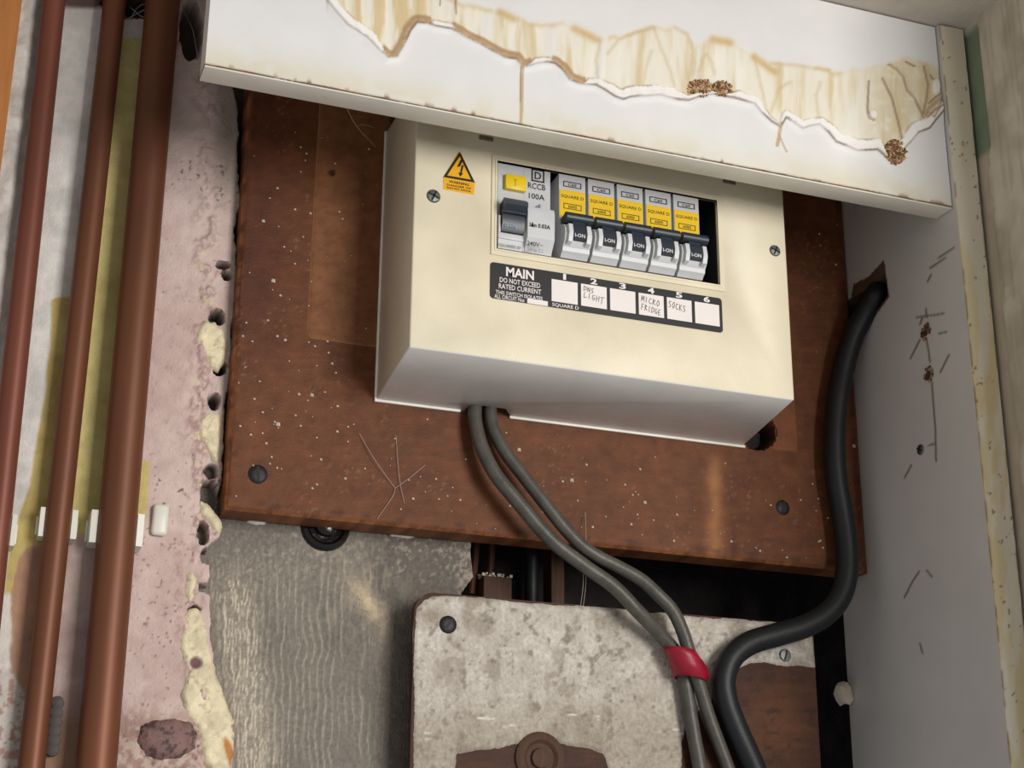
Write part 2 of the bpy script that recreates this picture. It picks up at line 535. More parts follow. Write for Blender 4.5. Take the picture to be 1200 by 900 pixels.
    # pits and the drop past the broken edge
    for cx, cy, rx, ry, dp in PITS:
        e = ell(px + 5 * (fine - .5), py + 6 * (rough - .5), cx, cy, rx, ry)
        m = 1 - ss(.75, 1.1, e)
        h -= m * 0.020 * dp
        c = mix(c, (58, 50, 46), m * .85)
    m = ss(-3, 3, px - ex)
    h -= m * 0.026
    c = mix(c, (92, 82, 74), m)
    return c, h


LW = [tuple(at(x, y, Y=WALL_Y)[[0, 2]]) for x, y in ((-60, -30), (-60, 930))]
xl = min(p[0] for p in LW)
wall_left = props(patch('wall_left', [(xl, 1.60), (-0.062, 1.60), (-0.062, CEIL_Z), (xl, CEIL_Z)], WALL_Y, 0.00085, f_plaster, M['plaster'], angle=75), kind='structure')


# cement behind the lower board
def f_cement(px, py, d, u, v):
    n = fbm(px * .02, py * .012, 61); fine = fbm(px * .2, py * .2, 62)
    wx = px + 12 * (fbm(px * .02, py * .016, 63) - .5) + 5 * (vnoise(px * .07, py * .05, 64) - .5) + .02 * (py - 750)
    l1 = (.5 + .5 * np.cos(2 * math.pi * wx / 8.5)) ** 6 * ss(.35, .55, fbm(px * .05, py * .012, 65))
    l2 = (.5 + .5 * np.cos(2 * math.pi * (wx + 3 * (vnoise(px * .2, py * .12, 60) - .5)) / 4.6)) ** 3 * ss(.30, .55, fbm(px * .16, py * .09, 66))
    dens = np.exp(-((px - np.interp(py, [600, 700, 900], [268, 276, 300])) / 22) ** 2) * ss(640, 710, py)
    st = l1 * .42 * ss(630, 690, py) * (1 - ss(425, 455, px)) + l2 * (1.3 * dens + .10)
    st += dens * .25 * ss(.45, .6, fbm(px * .3, py * .2, 67))
    c = mix((112, 106, 97), (142, 134, 124), n)
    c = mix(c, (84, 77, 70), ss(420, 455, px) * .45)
    c = mix(c, (176, 164, 146), dens * .45)
    c = mix(c, (226, 214, 192), np.clip(st, 0, 1) * .9)
    craz = ss(.58, .7, fbm(px * .25, py * .22, 68)) * (1 - ss(660, 700, py)) * (.4 + .6 * ss(.4, .6, n))
    c = mix(c, (176, 164, 146), craz * .7)
    sp = np.exp(-ell(px - .55 * (py - 705) + 3 * (fine - .5), py, 428, 705, 14, 26) ** 2)
    c = mix(c, (224, 202, 166), sp * .85)
    fan = np.exp(-ell(px, py, 425, 700, 45, 60) ** 2) * ss(.5, .62, fbm(px * .1, py * .04, 69))
    c = mix(c, (186, 172, 150), fan * .5)
    edge = ss(530, 542, px + 6 * (fine - .5)) * ss(.4, .55, fine)
    c = mix(c, (178, 164, 150), edge * .7)
    h = .0022 * (fbm(px * .03, py * .03, 70) - .5) + .0008 * np.clip(st, 0, 1) + .0006 * fine + sp * .004
    pit = 1 - ss(.8, 1.05, ell(px, py, 382, 614, 27, 24)); h -= pit * .004
    c = mix(c, (34, 27, 24), pit)
    return c, h


ce = at(553, 640, Y=CEM_Y)[0]
poly = [(-0.105, 1.60), (ce - .012, 1.60), (ce - .012, 1.735), (ce - .006, 1.752), (ce + .001, 1.762), (ce - .001, 1.776), (ce, 1.80), (-0.105, 1.80)]
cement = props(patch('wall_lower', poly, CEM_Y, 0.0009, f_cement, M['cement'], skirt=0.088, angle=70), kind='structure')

# filler lumps and the loose stone are pieces of the left wall
def f_filler(base, dark, H, seed, edge=0.003):
    def fn(px, py, d, u, v):
        n = fbm(px * .06, py * .06, seed); f2 = fbm(px * .2, py * .2, seed + 3)
        dome = np.sqrt(np.clip(d / edge, 0, 1))
        h = dome * (H + .0045 * (n - .5) + .0012 * (f2 - .5)) - .003
        c = mix(dark, base, ss(.0, .35, dome) * (1 - .45 * ss(.62, .74, f2)))
        c = mix(c, np.array(base) * .9, ss(.5, .65, n) * .6)
        if seed == 84:
            c = mix(c, (120, 88, 92), 1 - ss(.6, 1.1, ell(px, py, 229, 777, 8, 8))); h = h - .002 * (1 - ss(.6, 1.1, ell(px, py, 229, 777, 8, 8)))
            c = mix(c, (196, 132, 72), 1 - ss(.7, 1.1, ell(px - .3 * (py - 880), py, 268, 885, 6, 22)))
        if seed == 99:
            c = mix(c, (64, 50, 50), ss(.56, .64, f2) * .6)
        return c, h
    return fn


def frayed(pl, amp=1.6):
    out = []
    for (a, b), (c, e) in zip(pl, pl[1:] + pl[:1]):
        k = max(1, int(math.hypot(c - a, e - b) / 3))
        for i in range(k):
            x = a + (c - a) * i / k; y = b + (e - b) * i / k
            out.append((x + amp * 3 * (float(fbm(np.array(x * .17), np.array(y * .17), 3)) - .5), y + amp * 3 * (float(fbm(np.array(x * .17), np.array(y * .17), 8)) - .5)))
    return out


FILL = [
    [(231, 382), (238, 374), (250, 376), (262, 384), (268, 400), (266, 422), (256, 436), (244, 430), (236, 414), (229, 398)],
    [(231, 492), (240, 482), (250, 480), (260, 484), (261, 520), (256, 548), (247, 540), (238, 528), (231, 508)],
    [(232, 586), (244, 588), (254, 600), (262, 614), (257, 630), (248, 624), (240, 612), (231, 602)],
    [(217, 672), (226, 668), (234, 682), (229, 700), (222, 708), (214, 696)],
    [(213, 723), (222, 712), (233, 712), (243, 730), (247, 755), (254, 790), (266, 820), (275, 847), (276, 877), (268, 915), (246, 915), (236, 880), (226, 852), (214, 832), (210, 815), (217, 787), (208, 757)],
]
for i, pl in enumerate(FILL):
    patch('filler_patch', xz(frayed(pl), WALL_Y), WALL_Y, 0.0009, f_filler((234, 221, 186), (170, 154, 126), .0050, 80 + i), M['plaster'], wall_left)
stone_pl = [(158, 868), (164, 850), (180, 842), (205, 840), (225, 845), (234, 860), (231, 878), (215, 890), (190, 893), (168, 888)]
st = patch('stone', xz(frayed(stone_pl, 1.2), WALL_Y), WALL_Y, 0.0009, f_filler((138, 108, 102), (78, 60, 58), .0070, 99, .005), M['plaster'], wall_left)
st['label'] = 'mauve stone showing through the broken plaster'

for pl in ([(286, 604), (292, 598), (304, 598), (316, 602), (312, 609), (298, 609)], [(452, 619), (462, 615), (480, 617), (496, 622), (480, 625), (462, 623)]):
    patch('filler_patch', xz(frayed([(x, y + 8) for x, y in pl], .6), CEM_Y), CEM_Y, .0008, f_filler((226, 220, 206), (180, 170, 150), .006, 88), M['plaster'], cement)

# ribbed plug left in the wall between the two right-hand pipes
mb = MB()
for i in range(6):
    p = at(67 - i * 1.2, 824 + i * 11, Y=WALL_Y - .001)
    mb.lathe(p, [(.0028, -.0), (.0036, .001), (.0034, .003), (.002, .0035)], n=10)
p0 = at(67, 820, Y=WALL_Y - .0015); p1_ = at(60, 885, Y=WALL_Y - .0015)
mb.tube([p0, (p0 + p1_) / 2, p1_], .0026, 10)
mb.build('wall_plug', new_mat('grey_plug', (74, 68, 64), .6), wall_left)

# wooden frame at far left
mb = MB(); y0 = -0.004
p = at(26, 0, Y=y0); q = at(0, 205, Y=y0); dx = (q[0] - p[0]) / (q[2] - p[2])
zt, zb = CEIL_Z, 1.60
mb.prism([(p[0] + dx * (zb - p[2]) - .07, zb), (p[0] + dx * (zb - p[2]), zb), (p[0] + dx * (zt - p[2]), zt), (p[0] + dx * (zt - p[2]) - .07, zt)], y0, WALL_Y + .004)
props(mb.build('trim_1', M['wood']), kind='structure')

# ================================================================== CUPBOARD CARCASS
# side panel with a broken notch at its back edge where the black cable enters
NZ = [at(x, y, X=XP)[1:] for x, y in ((1004, 346), (1020, 337), (1037, 320), (1041, 346), (1026, 366), (1008, 389))]
pan = [(-0.1232, 1.50), (0.034, 1.50), (0.034, NZ[5][1] - .002), (NZ[5][0], NZ[5][1])] + [tuple(n) for n in NZ[4::-1]] + [(0.034, NZ[0][1]), (0.034, CEIL_Z - .0005), (-0.1232, CEIL_Z - .0005)]
SCR = [[(1085, 362), (1086, 372)], [(1074, 372), (1086, 370), (1097, 369), (1106, 367)], [(1078, 380), (1081, 372)], [(1086, 398), (1090, 424)], [(1078, 398), (1067, 420)], [(1100, 391), (1109, 389)],
       [(1112, 416), (1102, 436)], [(1092, 448), (1096, 500), (1097, 540)], [(1088, 522), (1096, 520)], [(1090, 314), (1108, 302)], [(1087, 330), (1091, 322)],
       [(1078, 754), (1081, 765)], [(1060, 700), (1069, 682), (1077, 670)], [(1086, 668), (1092, 676)], [(1060, 560), (1068, 545)], [(1118, 290), (1100, 302)]]


def f_panel(px, py, d, u, v):
    n = fbm(px * .02, py * .015, 101)
    c = mix((206, 203, 198), (216, 212, 206), n)
    for s in SCR:
        dd = pldist(px, py, s)[0]
        c = mix(c, (112, 96, 88), (1 - ss(.6, 1.7, dd)) * .75)
    tri = inpoly(px, py, [(1000, 333), (1018, 324), (1036, 304), (1042, 348), (1026, 370), (1005, 394), (990, 394)])
    c = mix(c, mix((118, 90, 72), (84, 64, 52), fbm(px * .2, py * .2, 103)), tri)
    c = mix(c, (96, 80, 68), (1 - ss(.0, .0016, d)) * ((u > -.05) & (v > 1.93) & (v < 2.0)) * .8)
    return c, 0 * px


side_panel = empty('side_panel', (XP + .009, -.05, 1.50), 'tall off-white cupboard side panel with notch, drill holes and scratches on the right', 'panel')
patch('panel', pan, XP, 0.0010, f_panel, M['laminate'], side_panel, skirt=XW - XP, axis='X')


def f_edging(px, py, d, u, v):
    n = fbm(px * .06, py * .012, 171)
    c = mix((228, 221, 202), (220, 205, 164), ss(.42, .62, n) * (.3 + .7 * ss(180, 420, py)))
    c = mix(c, (120, 98, 70), ss(.74, .80, fbm(px * .22, py * .16, 172)) * .8)
    c = mix(c, (150, 132, 104), np.exp(-(d / .0006) ** 2) * ss(.45, .6, fbm(px * .05, py * .05, 173)) * .7)
    return c, .0003 * n


eo = patch('edging', [(XP, 1.50), (XW, 1.50), (XW, CEIL_Z - .001), (XP, CEIL_Z - .001)], -0.1240, .0011, f_edging, M['laminate'], side_panel, skirt=.0008)
eo['label'] = 'yellowed front edging strip'
# crumbled screw holes and one screw
for (x, y) in ((1085, 389), (1089, 438)):
    p = at(x, y, X=XP); mb = MB()
    bmv, bmc, F = [], [], []
    for k in range(26):
        a = rng.uniform(0, 6.28); r = .0042 * math.sqrt(rng.uniform(0, 1)); s = rng.uniform(.0006, .0013)
        c0 = p + np.array([-.0003, math.cos(a) * r, math.sin(a) * r * 1.2])
        Rm = np.array(Matrix.Rotation(rng.uniform(0, 6), 3, Vector(rng.normal(size=3))))
        pts = np.array([(i, j, k2) for i in (-1, 1) for j in (-1, 1) for k2 in (-1, 1)]) * np.array([.6, 1, 1.2]) * s @ Rm + c0
        n0 = len(bmv); bmv += [tuple(q) for q in pts]
        cc = [(112, 74, 56), (150, 112, 88), (80, 54, 44), (176, 146, 122)][int(rng.integers(4))]
        bmc += [cc] * 8
        F += [tuple(n0 + i for i in f) for f in ((0, 1, 3, 2), (4, 6, 7, 5), (0, 4, 5, 1), (2, 3, 7, 6), (0, 2, 6, 4), (1, 5, 7, 3))]
    o = mesh_obj('broken_hole', bmv, F, M['chip'], side_panel, None, False, np.array(bmc)); o['kind'] = 'stuff'


def screw(c, r, material, parent, axis=(0, -1, 0), slot=0.3, name='screw', cross=False, h=.0012):
    """a domed screw head with its drive slot cut as a dark groove"""
    mb = MB().lathe(c, [(r, -.001), (r, h * .3), (r * .86, h * .8), (r * .45, h), (r * .1, h * 1.05)], 18, axis)
    o = mb.build(name, material, parent)
    ax = Vector(axis).normalized(); u = ax.orthogonal().normalized(); w = ax.cross(u)
    c = Vector(c); g = MB()
    for ang in ([slot] if not cross else [slot, slot + math.pi / 2]):
        dr = u * math.cos(ang) + w * math.sin(ang); pr = ax.cross(dr)
        pts = []
        for t in (h * .7, h * 1.12):
            for a, b in ((-1, -1), (1, -1), (1, 1), (-1, 1)):
                pts.append(tuple(c + ax * t + dr * r * .8 * a + pr * r * .13 * b))
        g.add(pts, [(0, 3, 2, 1), (4, 5, 6, 7), (0, 1, 5, 4), (1, 2, 6, 5), (2, 3, 7, 6), (3, 0, 4, 7)])
    g.build('slot', M['black_in'], o, smooth=False)
    return o


screw(at(1079, 527, X=XP), .0034, M['steel'], side_panel, (-1, 0, 0), cross=True)

# ---- fascia board with water-damaged laminate
TEAR = [(383, 0), (396, 16), (408, 29), (430, 43), (445, 58.5), (455, 67), (464.5, 66), (472, 54), (480, 36), (488, 26), (501, 27), (510, 30), (529.5, 33.6), (545, 43), (564, 52), (581.5, 62), (592, 67), (605, 69), (612, 78), (620.5, 77), (628, 74), (640, 72.5), (650, 74), (658.5, 80.7), (667, 92.6), (680, 98), (697.5, 99), (708, 104.5), (721, 113), (730, 116), (738.7, 113), (754, 112), (773, 110.6), (795, 116.4), (806, 117.5), (819, 113), (834, 110), (859, 114), (884, 121), (893, 132), (904, 142), (914, 148), (920, 137), (929, 142), (940, 150), (949, 147), (960, 145), (971, 155), (980, 166), (992, 170.5), (1005, 176), (1028, 175), (1037, 183), (1046, 192), (1060, 172), (1066, 166), (1075, 155), (1088, 150), (1095, 141), (1104, 130)]
TEAR = [(340, -60)] + TEAR + [(1112, 112)]
TOPL = [(380, -40), (420, -20), (470, -10), (520, -6), (540, 2), (562, 8), (583, 11), (600, 18), (618, 24), (640, 30), (660, 27), (678, 36), (700, 42), (706, 48), (714, 42), (735, 40), (765, 30), (790, 31), (804, 38), (814, 52), (836, 43), (855, 43), (872, 58), (886, 65), (905, 74), (930, 75), (960, 77), (975, 83), (1000, 81), (1015, 80), (1035, 74), (1060, 68), (1085, 71), (1108, 82)]
LIPX = [383, 390, 440, 447, 452, 503, 508, 527, 532, 618, 626, 644, 650, 684, 690, 708, 735, 790, 806, 858, 866, 888, 900, 914, 919, 945, 960, 990, 1030, 1040, 1060, 1075, 1088, 1094, 1104]
LIPW = [7, 9, 9, 5, 0, 0, 5, 6, 0, 0, 5, 5, 0, 0, 6, 9, 11, 11, 5, 4, 9, 8, 4, 2, 7, 8, 7, 11, 12, 3, 10, 12, 11, 2, 5]
CRACKS = [[(1018, 95), (1016.5, 130), (1019, 138), (1024, 141)], [(1034, 92), (1045, 115), (1055, 155), (1056, 162)], [(1041, 76), (1050, 82), (1058, 90), (1063, 106), (1072, 116), (1080, 134)],
          [(1082, 78), (1087, 100), (1085, 118), (1080, 136)], [(1108, 106), (1096, 114), (1087, 122)], [(1108, 122), (1096, 128), (1086, 138)], [(1090, 88), (1098, 98), (1094, 104)], [(1062, 72), (1072, 77)]]
DRIPS = [([(612, 78), (611.5, 95), (611, 130), (609, 168)], 2.6), ([(914, 146), (913, 160), (911, 170)], 2.8), ([(914, 160), (918, 170), (922, 178)], 1.2), ([(534, -10), (535, 16)], 1.4), ([(517, -10), (516, 6)], 1.0)]


def f_fascia(px, py, d, u, v):
    yE = np.interp(px, [p[0] for p in TEAR], [p[1] for p in TEAR])
    dE = pldist(px, py, TEAR)[0]
    sd = np.where(py > yE, dE, -dE)                     # >0 below the tear
    U = np.interp(px, [p[0] for p in TOPL], [p[1] for p in TOPL]) + 9 * (fbm(px * .05, py * 0, 110) - .5)
    n = fbm(px * .01, py * .01, 111); fine = fbm(px * .2, py * .2, 112)
    c = mix((226, 226, 226), (233, 232, 230), n)
    # general yellowing near the bottom edge
    zb = (v - 1.989) / 0.001
    c = mix(c, (218, 212, 188), np.exp(-(zb / 13) ** 2) * (.45 + .4 * ss(.4, .6, fbm(px * .03, py * .03, 113))))
    region = ss(-5, 7, py - U) * (sd < 0) * (px > 378) * (px < 1106)
    for gx, gw in ((569, 5), (708, 4), (822, 3), (648, 7)):
        region = region * (1 - .75 * np.exp(-((px - gx + .12 * (py - 40) + 4 * (fine - .5)) / gw) ** 2))
    streak = fbm(px * .085 + .4 * fbm(px * .02, py * .02, 114), py * .010, 115, 5)
    sharp = ss(.48, .80, streak) * .75
    tone = mix((236, 231, 214), (210, 188, 138), sharp)
    tone = mix(tone, (244, 240, 230), ss(.56, .70, fbm(px * .07, py * .012, 116)) * .6)
    left = 1 - ss(470, 520, px)
    tone = mix(tone, (212, 182, 128), left * ss(.4, .6, streak) * .7)
    tone = mix(tone, (214, 196, 150), ss(1000, 1040, px) * ss(.42, .6, fbm(px * .05, py * .05, 117)) * .55)
    c = mix(c, tone, region * .92)
    # brown tide line along the top of the damage
    tl = np.exp(-((py - U - 2) / 3.0) ** 2) * (px > 395) * (px < 1100) * (.25 + .75 * ss(.45, .65, fbm(px * .03, py * 0, 118)))
    c = mix(c, (204, 178, 128), tl * .5)
    for (a, b) in (((673, 33), (699, 46)), ((836, 46), (856, 50)), ((884, 66), (908, 84)), ((586, 14), (602, 22))):
        e = pldist(px, py, [a, b])[0]; c = mix(c, (206, 176, 122), np.exp(-(e / 4.5) ** 2) * .8)
    for a in ([(713, 62), (725, 46), (745, 38), (765, 31)], [(767, 32), (775, 55), (783, 75), (791, 100)], [(790, 31), (806, 40), (812, 60), (808, 92)], [(819, 84), (824, 68), (829, 63), (834, 72), (838, 86)],
              [(702, 98), (699, 72), (704, 46)], [(884, 66), (890, 90), (901, 138)], [(905, 74), (932, 76), (972, 82)], [(752, 110), (757, 80), (764, 60)], [(905, 130), (912, 105), (926, 96)], [(960, 140), (957, 112), (962, 96)]):
        e = pldist(px + 3 * (fine - .5), py, a)[0]; c = mix(c, (190, 164, 118), np.exp(-(e / 2.2) ** 2) * .32 * (sd < 0))
    # brown gluey run along the tear, then the white torn lip
    lw = np.interp(px, LIPX, LIPW) + 2.2 * (fbm(px * .2, py * .2, 119) - .5)
    brown = ss(1.2, .6, lw / 3) * (sd < 0) * (sd > -9) * (px > 445) * (px < 700)
    c = mix(c, mix((168, 134, 98), (198, 168, 128), ss(-9, -1, sd) * fine * 1.6), brown * ss(-9.5, -6, sd) * .95)
    brown2 = (sd < 0) * ss(-14, -8, sd) * (lw < 1.5) * (px > 700)
    c = mix(c, (188, 156, 110), brown2 * .7)
    lip = ((sd < 0) & (sd > -lw)).astype(float) * (lw > 1)
    c = mix(c, (246, 244, 240), lip)
    c = mix(c, (150, 122, 92), np.exp(-((sd + lw + .8) / 1.2) ** 2) * (lw > 1) * (sd < 0) * .55 * (px > 383) * ss(.4, .6, fbm(px * .05, py * .05, 120)))
    c = mix(c, (98, 82, 70), np.exp(-((sd - .7) / 1.0) ** 2) * (px > 382) * (px < 1108) * (.35 + .6 * ss(.4, .65, fbm(px * .035, py * .035, 121))))
    for s in CRACKS:
        e = pldist(px, py, s)[0]; c = mix(c, (146, 122, 98), (1 - ss(.6, 1.9, e)) * .7)
    e = pldist(px, py, [(1082, 138), (1088, 128), (1106, 112)])[0]; c = mix(c, (160, 124, 84), np.exp(-(e / 3.0) ** 2) * .55)
    for s, w in DRIPS:
        e = pldist(px, py, s)[0]; k = (1 - ss(w * .5, w, e))
        c = mix(c, (186, 158, 118), k * .8); 
        e2 = pldist(px + w * .55, py, s)[0]; c = mix(c, (126, 100, 76), (1 - ss(.4, 1.1, e2)) * (py < 120) * .6)
    flake = np.maximum(1 - ss(.6, 1.0, ell(px, py, 1023, 134, 6, 7)), 1 - ss(.6, 1, ell(px, py, 1097, 101, 6, 11)))
    c = mix(c, (244, 241, 234), flake)
    # chipped bottom arris
    ch = np.exp(-(zb / (.85 + 1.3 * ss(.80, .9, vnoise(px * .13, py * 0, 122)))) ** 2) * (.55 + .45 * ss(.35, .55, fbm(px * .05, py * 0, 123)))
    c = mix(c, (112, 84, 64), ch)
    h = -region * .0004 + region * .0016 * (streak - .5) + lip * .0012 + flake * .0014 + brown * .0006
    h += .0008 * np.exp(-((sd - 2) / 5) ** 2) * (px > 383)
    for s in CRACKS[:5]:
        e = pldist(px - 2, py, s)[0]; h += .0010 * np.exp(-(e / 2.6) ** 2)
    return c, h


FX0, FX1, FZ0 = -0.1325, 0.3333, 1.9893
fascia = empty('fascia_board', (0.1, FY + .008, FZ0), 'white laminate cupboard fascia with torn, brown water-stained surface across the top', 'fascia board')
patch('laminate_face', [(FX0, FZ0), (FX1, FZ0), (FX1, CEIL_Z - .001), (FX0, CEIL_Z - .001)], FY, 0.0008, f_fascia, M['laminate'], fascia, skirt=0.0155, angle=55)
eo = MB().box(FX0, FX1, FY + .0002, FY + .0162, FZ0 - .0012, FZ0 - .0001, .0003).build('edging', new_mat('pale_edging', (232, 228, 214), .5, var=.06, bump=.05), fascia)
# frayed glue line under the face
mb = MB(); xs = np.linspace(FX0 + .001, FX1 - .001, 260)
for a, b in zip(xs[:-1], xs[1:]):
    k = float(vnoise(np.array(a * 160), np.array(0.), 5)) * .7 + .3 * float(vnoise(np.array(a * 700), np.array(0.), 6))
    if k > .22: mb.box(a, b, FY - .00025, FY + .001, FZ0 - .0003, FZ0 - .0002 + .0009 * k)
mb.build('glue_line', new_mat('brown_glue_line', (126, 98, 76), .8, var=.4, vscale=200, bump=0), fascia, smooth=False)['kind'] = 'stuff'
# patches of bare chipboard
for (cx, cy, rx, ry, n) in ((821, 103, 13, 9, 150), (847, 104, 11, 8, 110), (1049, 178, 12, 13, 190)):
    V, Cc, F = [], [], []
    for k in range(n):
        a = rng.uniform(0, 6.28); r = math.sqrt(rng.uniform(0, 1))
        p = at(cx + rx * r * math.cos(a), cy + ry * r * math.sin(a), Y=FY - .0006 - .0015 * (1 - r * r) * rng.uniform(.3, 1))
        Rm = np.array(Matrix.Rotation(rng.uniform(0, 6.2), 3, 'Y') @ Matrix.Rotation(rng.normal(0, .5), 3, 'X'))
        pts = np.array([(i, j, l) for i in (-1, 1) for j in (-1, 1) for l in (-1, 1)]) * np.array([rng.uniform(.0007, .0022), .0003, rng.uniform(.0004, .0009)]) @ Rm.T + p
        n0 = len(V); V += [tuple(q) for q in pts]
        cc = [(150, 112, 76), (188, 152, 108), (104, 74, 52), (206, 178, 138), (128, 90, 60)][int(rng.integers(5))]
        Cc += [cc] * 8
        F += [tuple(n0 + i for i in f) for f in ((0, 1, 3, 2), (4, 6, 7, 5), (0, 4, 5, 1), (2, 3, 7, 6), (0, 2, 6, 4), (1, 5, 7, 3))]
    o = mesh_obj('bare_chipboard', V, F, M['chip'], fascia, None, False, np.array(Cc)); o['kind'] = 'stuff'
    o['label'] = 'crumbly brown chipboard showing through the tear'

# ================================================================== MOUNTING BOARD
BX0, BX1, BZ0, BZ1 = -0.0863, 0.3333, 1.7824, 2.085
HOLES = [(889, 508, 19, 19), (441, 177, 7, 12)]


def f_board(px, py, d, u, v):
    n = fbm(px * .012, py * .012, 131); fine = fbm(px * .12, py * .12, 132); grain = fbm(px * .03, py * .25, 133)
    c = mix((92, 54, 31), (113, 68, 40), n)
    c = mix(c, (92, 50, 32), ss(.5, .7, fine) * .4)
    c = mix(c, (126, 74, 48), ss(.5, .7, grain) * .3)
    c = mix(c, (74, 38, 26), (1 - ss(300, 372, px + 8 * n)) * (1 - ss(330, 480, py)) * .55)        # darker left strip, fading out downwards
    c = mix(c, (168, 116, 72), np.exp(-((px - 838 - 3 * (fine - .5)) / 9) ** 2) * ss(525, 545, py) * .75)
    c = mix(c, (76, 40, 26), np.exp(-((px - 860) / 4) ** 2) * ss(600, 630, py) * .6)
    c = mix(c, (150, 92, 54), ss(595, 640, py - (px - 260) * .09) * .35)
    e = np.exp(-(d / .0018) ** 2); c = mix(c, (150, 96, 60), e * ss(.35, .6, fine) * .8)
    c = mix(c, (60, 34, 24), np.exp(-((d - .004) / .002) ** 2) * ss(.5, .7, fbm(px * .05, py * .05, 134)) * .5)
    c = mix(c, (150, 112, 84), ss(.66, .74, fbm(px * .3, py * .3, 135)) * ss(.5, .66, fbm(px * .03, py * .03, 136)) * .5)
    h = .0004 * fine - .0022 * np.exp(-(d / .0012) ** 2)
    for cx, cy, rx, ry in HOLES:
        m = 1 - ss(.85, 1.05, ell(px, py, cx, cy, rx, ry)); h -= m * .016; c = mix(c, (26, 18, 15), m)
    return c, h


board = empty('mounting_board', ((BX0 + BX1) / 2, .01, BZ0), 'large brown-painted board behind the cream consumer unit', 'board')
patch('board', [(BX0 + .0018, BZ0), (BX1, BZ0), (BX1, BZ1), (BX0 - .0018, BZ1)], 0.0, 0.0013, f_board, M['board'], board, skirt=0.02, angle=40)


def f_fade(px, py, d, u, v):
    n = fbm(px * .02, py * .02, 141); fine = fbm(px * .12, py * .2, 142)
    c = mix((118, 75, 47), (136, 90, 57), n); c = mix(c, (104, 60, 36), ss(.5, .7, fine) * .4)
    c = mix(c, (186, 136, 92), np.exp(-(d / .0009) ** 2) * .5)
    h = .0008 + .0003 * fine - .0012 * np.exp(-(d / .0008) ** 2)
    m = 1 - ss(.7, 1.1, ell(px, py, 389, 203, 4.5, 5)); h = h - m * .0005; c = mix(c, (60, 34, 26), m)
    return c, h


a = at(365, 120, Y=0); b = at(358, 396, Y=0); r_ = at(437, 400, Y=0)
fp = patch('raised_panel', rrect(b[0], 0.004, b[2] - .0005, 2.06, .005, 5, 'a'), 0.0, .0015, f_fade, M['board'], board, skirt=.001)
fp['label'] = 'paler brown raised panel left of the consumer unit'
a = at(936, 532, Y=0)
def f_fade2(px, py, d, u, v):
    c, h = f_fade(px, py, d, u, v); c = mix(c, (124, 72, 44), 0 * px + .65)
    m = ell(px, py, 889, 508, 19, 19) < 1.04
    h = np.where(m, -.0165, h); c = np.where(m[:, None], (22, 16, 14), c)
    return c, h
fp = patch('raised_panel', rrect(0.232, a[0], a[2], 2.06, .0015, 3, 'b'), 0.0, .0012, f_fade2, M['board'], board, skirt=.001, angle=30)
fp['label'] = 'faint raised panel right of the consumer unit'
screw(at(302, 556, Y=0), .0056, M['blackscrew'], board, slot=.9)
screw(at(917, 595, Y=0), .0050, M['blackscrew'], board, slot=.5)
# plaster dust on the board
V, F = [], []
for k in range(210):
    while True:
        x, y = rng.uniform(275, 1005), rng.uniform(120, 660)
        p = at(x, y, Y=-.0006)
        if BX0 + .004 < p[0] < BX1 - .004 and BZ0 + .004 < p[2] < 2.03 and not (-.004 < p[0] < .25 and p[2] > 1.85) and rng.uniform() < (1 if (x < 560 or y > 560) else .35): break
    s = rng.uniform(.0003, .0008)
    if rng.uniform() < .08: s *= 1.7
    n0 = len(V); V += [tuple(p + s * np.array(q)) for q in ((-1, 0, -.6), (1, .1, -.8), (.8, 0, .9), (-.7, .1, 1), (0, -.8, 0))]
    F += [(n0, n0 + 1, n0 + 4), (n0 + 1, n0 + 2, n0 + 4), (n0 + 2, n0 + 3, n0 + 4), (n0 + 3, n0, n0 + 4)]
mesh_obj('dust', V, F, M['dust'], board, None, False)['kind'] = 'stuff'

# ================================================================== CONSUMER UNIT
UX0, UX1, UZ0, UZ1 = 0.0, 0.245, 1.8572, 2.036
OX0, OX1, OZ0, OZ1 = 0.0506, 0.1965, 1.9356, 1.9930
unit = empty('consumer_unit', (0.1225, 0, UZ0), 'cream plastic electrical fuse box with switches and black circuit label', 'fuse box')


